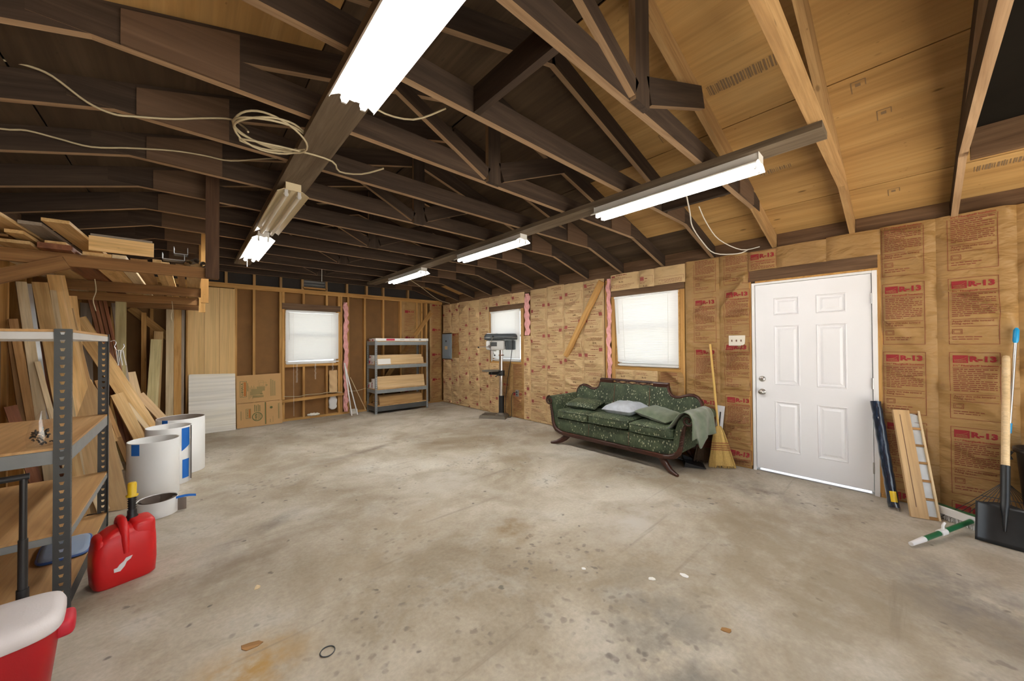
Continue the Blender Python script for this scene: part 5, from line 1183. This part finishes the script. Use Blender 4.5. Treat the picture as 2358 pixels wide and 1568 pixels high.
# ---- things leaning right of the door
a,b=Vector((4.40,.115,.012)),Vector((4.605,.225,.865)); x=(b-a).normalized()
t=thing('wrapped_roll','long dark blue roll in shiny plastic leaning at door frame','roll',a); t.matrix_basis=Matrix.Translation(a)@x.to_track_quat('X','Z').to_matrix().to_4x4(); L=(b-a).length
q=MB(); q.tube([(L*k/24,.0015*math.sin(k*1.7),.0015*math.cos(k*2.3)) for k in range(25)],[.036+.0012*math.sin(k*2.9) for k in range(25)],16); q.build('roll',M_['wrap'],t)
MB().grid(lambda u,v:(.045+.085*u,.0392*math.cos(.8+1.1*v),.0392*math.sin(.8+1.1*v)),1,6).build('yellow_label',M_['yellow'],t,recalc=False)
q=MB(); q.grid(lambda u,v:((.03-.07*u),(.037+.012*u*math.sin(9*v*PI))*math.cos(2*PI*v),(.037+.012*u*math.cos(7*v*PI))*math.sin(2*PI*v)),4,24); q.build('plastic_end',M_['film'],t,recalc=False)
# sidelight frame
A0=Vector((4.30,.022,.0)); A1=Vector((4.345,-.105,.0)); T0=Vector((4.60,.10,.83))
ex=(A1-A0).normalized(); up=(T0-A0); up=(up-ex*up.dot(ex)).normalized(); nz=ex.cross(up)
t=thing('sidelight_panel','narrow wood panel with six white panes leaning at insulation','panel',A0); m=Matrix((ex,up,nz)).transposed().to_4x4(); m.translation=A0; t.matrix_basis=m
Wd=.165; HH=.86
o=board('wide_stile',(.05,0,0),(.05,HH,0),.10,.03,(0,0,1),M_['flooring'],t); 
board('slot',(.038,.08,.0155),(.038,HH-.04,.0155),.004,.002,(0,0,1),M_['inkdark'],t)
board('narrow_stile',(Wd-.006,0,0),(Wd-.006,HH,0),.012,.03,(0,0,1),M_['lum3'],t)
for k in range(7):
    yv=.012+(HH-.024)*k/6; board('muntin',(.10,yv,-.002),(Wd-.012,yv,-.002),.018 if 0<k<6 else .024,.022,(0,0,1),M_['lum2'],t)
for k in range(6):
    y0=.012+(HH-.024)*k/6+.01; y1=.012+(HH-.024)*(k+1)/6-.01
    MB().box((.101,y0,-.010),(Wd-.013,y1,-.004)).build('pane',plain('frosted_pane',(.55,.58,.60),.12,nsc=12,namt=.25) if k==0 else bpy.data.materials['frosted_pane'],t)
# push broom
t=thing('push_broom','green and white push broom head on floor with telescoping handle','broom',(4.40,-.215,0))
hx=Vector((4.47,-.135,0)); hy=Vector((4.33,-.33,0)); e=(hy-hx).normalized(); rz=math.atan2(e.y,e.x); t.rotation_euler=(0,0,rz)
q=MB(); q.box((-.14,-.02,.075),(.14,.045,.10)); q.build('block',M_['greenpl'],t,.006)
MB().box((-.14,-.035,.045),(.14,-.020,.105)).build('block_edge',M_['white'],t,.004)
q=MB(); r=random.Random(2)
for k in range(260):
    a=r.uniform(-.135,.135); b=r.uniform(-.03,.04); q.tube([(a,b,.078),(a+r.uniform(-.004,.004),b+r.uniform(-.012,.006),.004)],.0016,4,smooth=False)
stuff(q.build('bristles',M_['white'],t))
h0=Vector((4.31,-.285,.075)); h1=Vector((3.665,.02,.022)); inv=Matrix.Rotation(-rz,4,'Z')@Matrix.Translation(-Vector((4.40,-.215,0)))
def hp(f): return inv@(h0+(h1-h0)*f)
MB().cyl(hp(0),hp(.80),.0165,n=14).build('handle',M_['greenpl'],t); MB().cyl(hp(.80),hp(1),.018,.014,n=14).build('handle_tip',M_['white'],t)
q=MB(); q.cyl(hp(.47),hp(.56),.022,n=14); u_=inv.to_3x3()@Vector((0,0,1)); q.tube([hp(.50)+u_*.02,hp(.50)+u_*.045,hp(.47)+u_*.06],.008,6); q.build('clip',M_['white'],t)
q=MB(); q.cyl(hp(-.03),hp(.03),.024,n=14); q.build('socket',M_['white'],t)
# leaf rake with the blue capped pole
t=thing('leaf_rake','wire leaf rake with blue capped pole leaning by the shovel','rake',(4.44,-.45,0))
hub=Vector((.04,.0,.37)); top=Vector((.165,-.075,1.50))
MB().cyl(hub,hub+(top-hub)*.94,.009,n=12).build('pole',M_['satin'],t); d=(top-hub)
MB().tube([hub+d*.90,hub+d*.915,hub+d*.985,hub+d*1.0],[.010,.015,.015,.006],12).build('pole_cap',M_['bluepl'],t)
MB().cyl(hub+d*.31,hub+d*.375,.0125,n=12).build('pole_sleeve',M_['bluepl'],t)
q=MB(); q.cyl(hub-d*.01,hub+d*.09,.014,n=12); q.build('ferrule',M_['black'],t)
for k in range(15):
    f=(k-7)/7; end=Vector((-.02-.02*abs(f),-.30*f,.006)); mid=hub*.45+end*.55+Vector((-.02,0,.015))
    MB().tube([hub,mid,end+Vector((.0,-.01*f,.02)),end+Vector((.02,0,0))],.0022,5).build('tine',M_['black'],t)
q=MB(); q.tube([hub*.62+Vector((-.02,-.30*f,.0))*.38+Vector((-.008,0,.008)) for f in (-1,-.5,0,.5,1)],.004,6); q.build('brace_bar',M_['machine'],t)
# shovel
b0=Vector((4.115,-.405,.004)); s1=Vector((4.225,-.425,.27)); tp=Vector((4.59,-.475,1.29))
x=(tp-b0).normalized(); sidev=Vector((-.16,-1,0)); sidev=(sidev-x*sidev.dot(x)).normalized(); nn=sidev.cross(x)
t=thing('square_shovel','black square shovel with wooden handle leaning at far right','shovel',b0); m=Matrix((sidev,nn,x)).transposed().to_4x4(); m.translation=b0; t.matrix_basis=m; L=(tp-b0).length
if nn.x>0: fs=-1
else: fs=1
def bl(u,v):
    X=(u-.5)*.245*(1-.05*v*0); z=.275*v
    top_=.275-.03*(1-abs(2*u-1))**1.0*0
    cup=.030*abs(2*u-1)**3
    return (X, fs*(cup+.02*v*v), z+(.012*math.cos((2*u-1)*PI) if v>.99 else 0))
o=MB().grid(bl,20,10).build('blade',M_['shovelblade'],t,recalc=False); o.modifiers.new('s','SOLIDIFY').thickness=.004
MB().tube([(0,fs*.012,.10),(0,fs*.02,.20),(0,fs*.018,.27),(0,0,.34),(0,0,.55)],[.006,.014,.021,.022,.0225],14,flat=(1,1)).build('socket',M_['shovelblade'],t)
MB().tube([(0,0,.54),(0,0,L-.02),(0,0,L-.004),(0,0,L)],[.0195,.0195,.016,.008],14).build('handle',M_['handle'],t)
# black bin at the frame edge
t=thing('black_bin','black plastic bin at the right edge behind the shovel','bin',(4.45,-.66,0))
MB().lathe([(0,0),(.125,0),(.165,.60),(.18,.605),(.18,.635),(.168,.635),(.160,.60),(.12,.015),(0,.015)],n=36).build('body',M_['black'],t)
MB().tube([(0,.18,.60),(0,.195,.57),(0,.185,.54)],.008,6).build('grip',M_['black'],t)
# litter on the floor
r=random.Random(21)
for x,y,s,mt,lb in ((2.22,.93,.035,'white','white paint chip on the concrete near the right'),(1.83,1.38,.02,'white','small white chip near the middle of the floor'),(.30,2.55,.03,'lum3','pale wood chip on the floor near the gas can'),(1.95,.62,.03,'lum2','curled brown leaf in the middle foreground'),(2.05,1.05,.03,'boxwhite','torn white paper scrap on the floor'),(.22,2.08,.05,'lum2','dry brown leaf on the floor by the cooler')):
    P=[(s*(.6+.4*r.random())*math.cos(a),s*(.35+.3*r.random())*math.sin(a)) for a in [k*PI/3.5 for k in range(7)]]
    o=MB().prism(P,lambda u,v:(u,v,.0008),lambda u,v:(u,v,.003)).build('floor_scrap',M_[mt]); o.location=(x,y,0); o.rotation_euler=(0,0,r.uniform(0,6)); tag(o,lb,'scrap')
for i,o in enumerate([('ring_washer',(.62,1.72)),]):
    q=MB().tube([(.030*math.cos(2*PI*k/24),.030*math.sin(2*PI*k/24),.003) for k in range(24)],.0025,6,closed=True).build('rubber_ring',M_['machine']); q.location=(.475,1.80,0); tag(q,'thin dark rubber ring on the concrete in the foreground','ring')
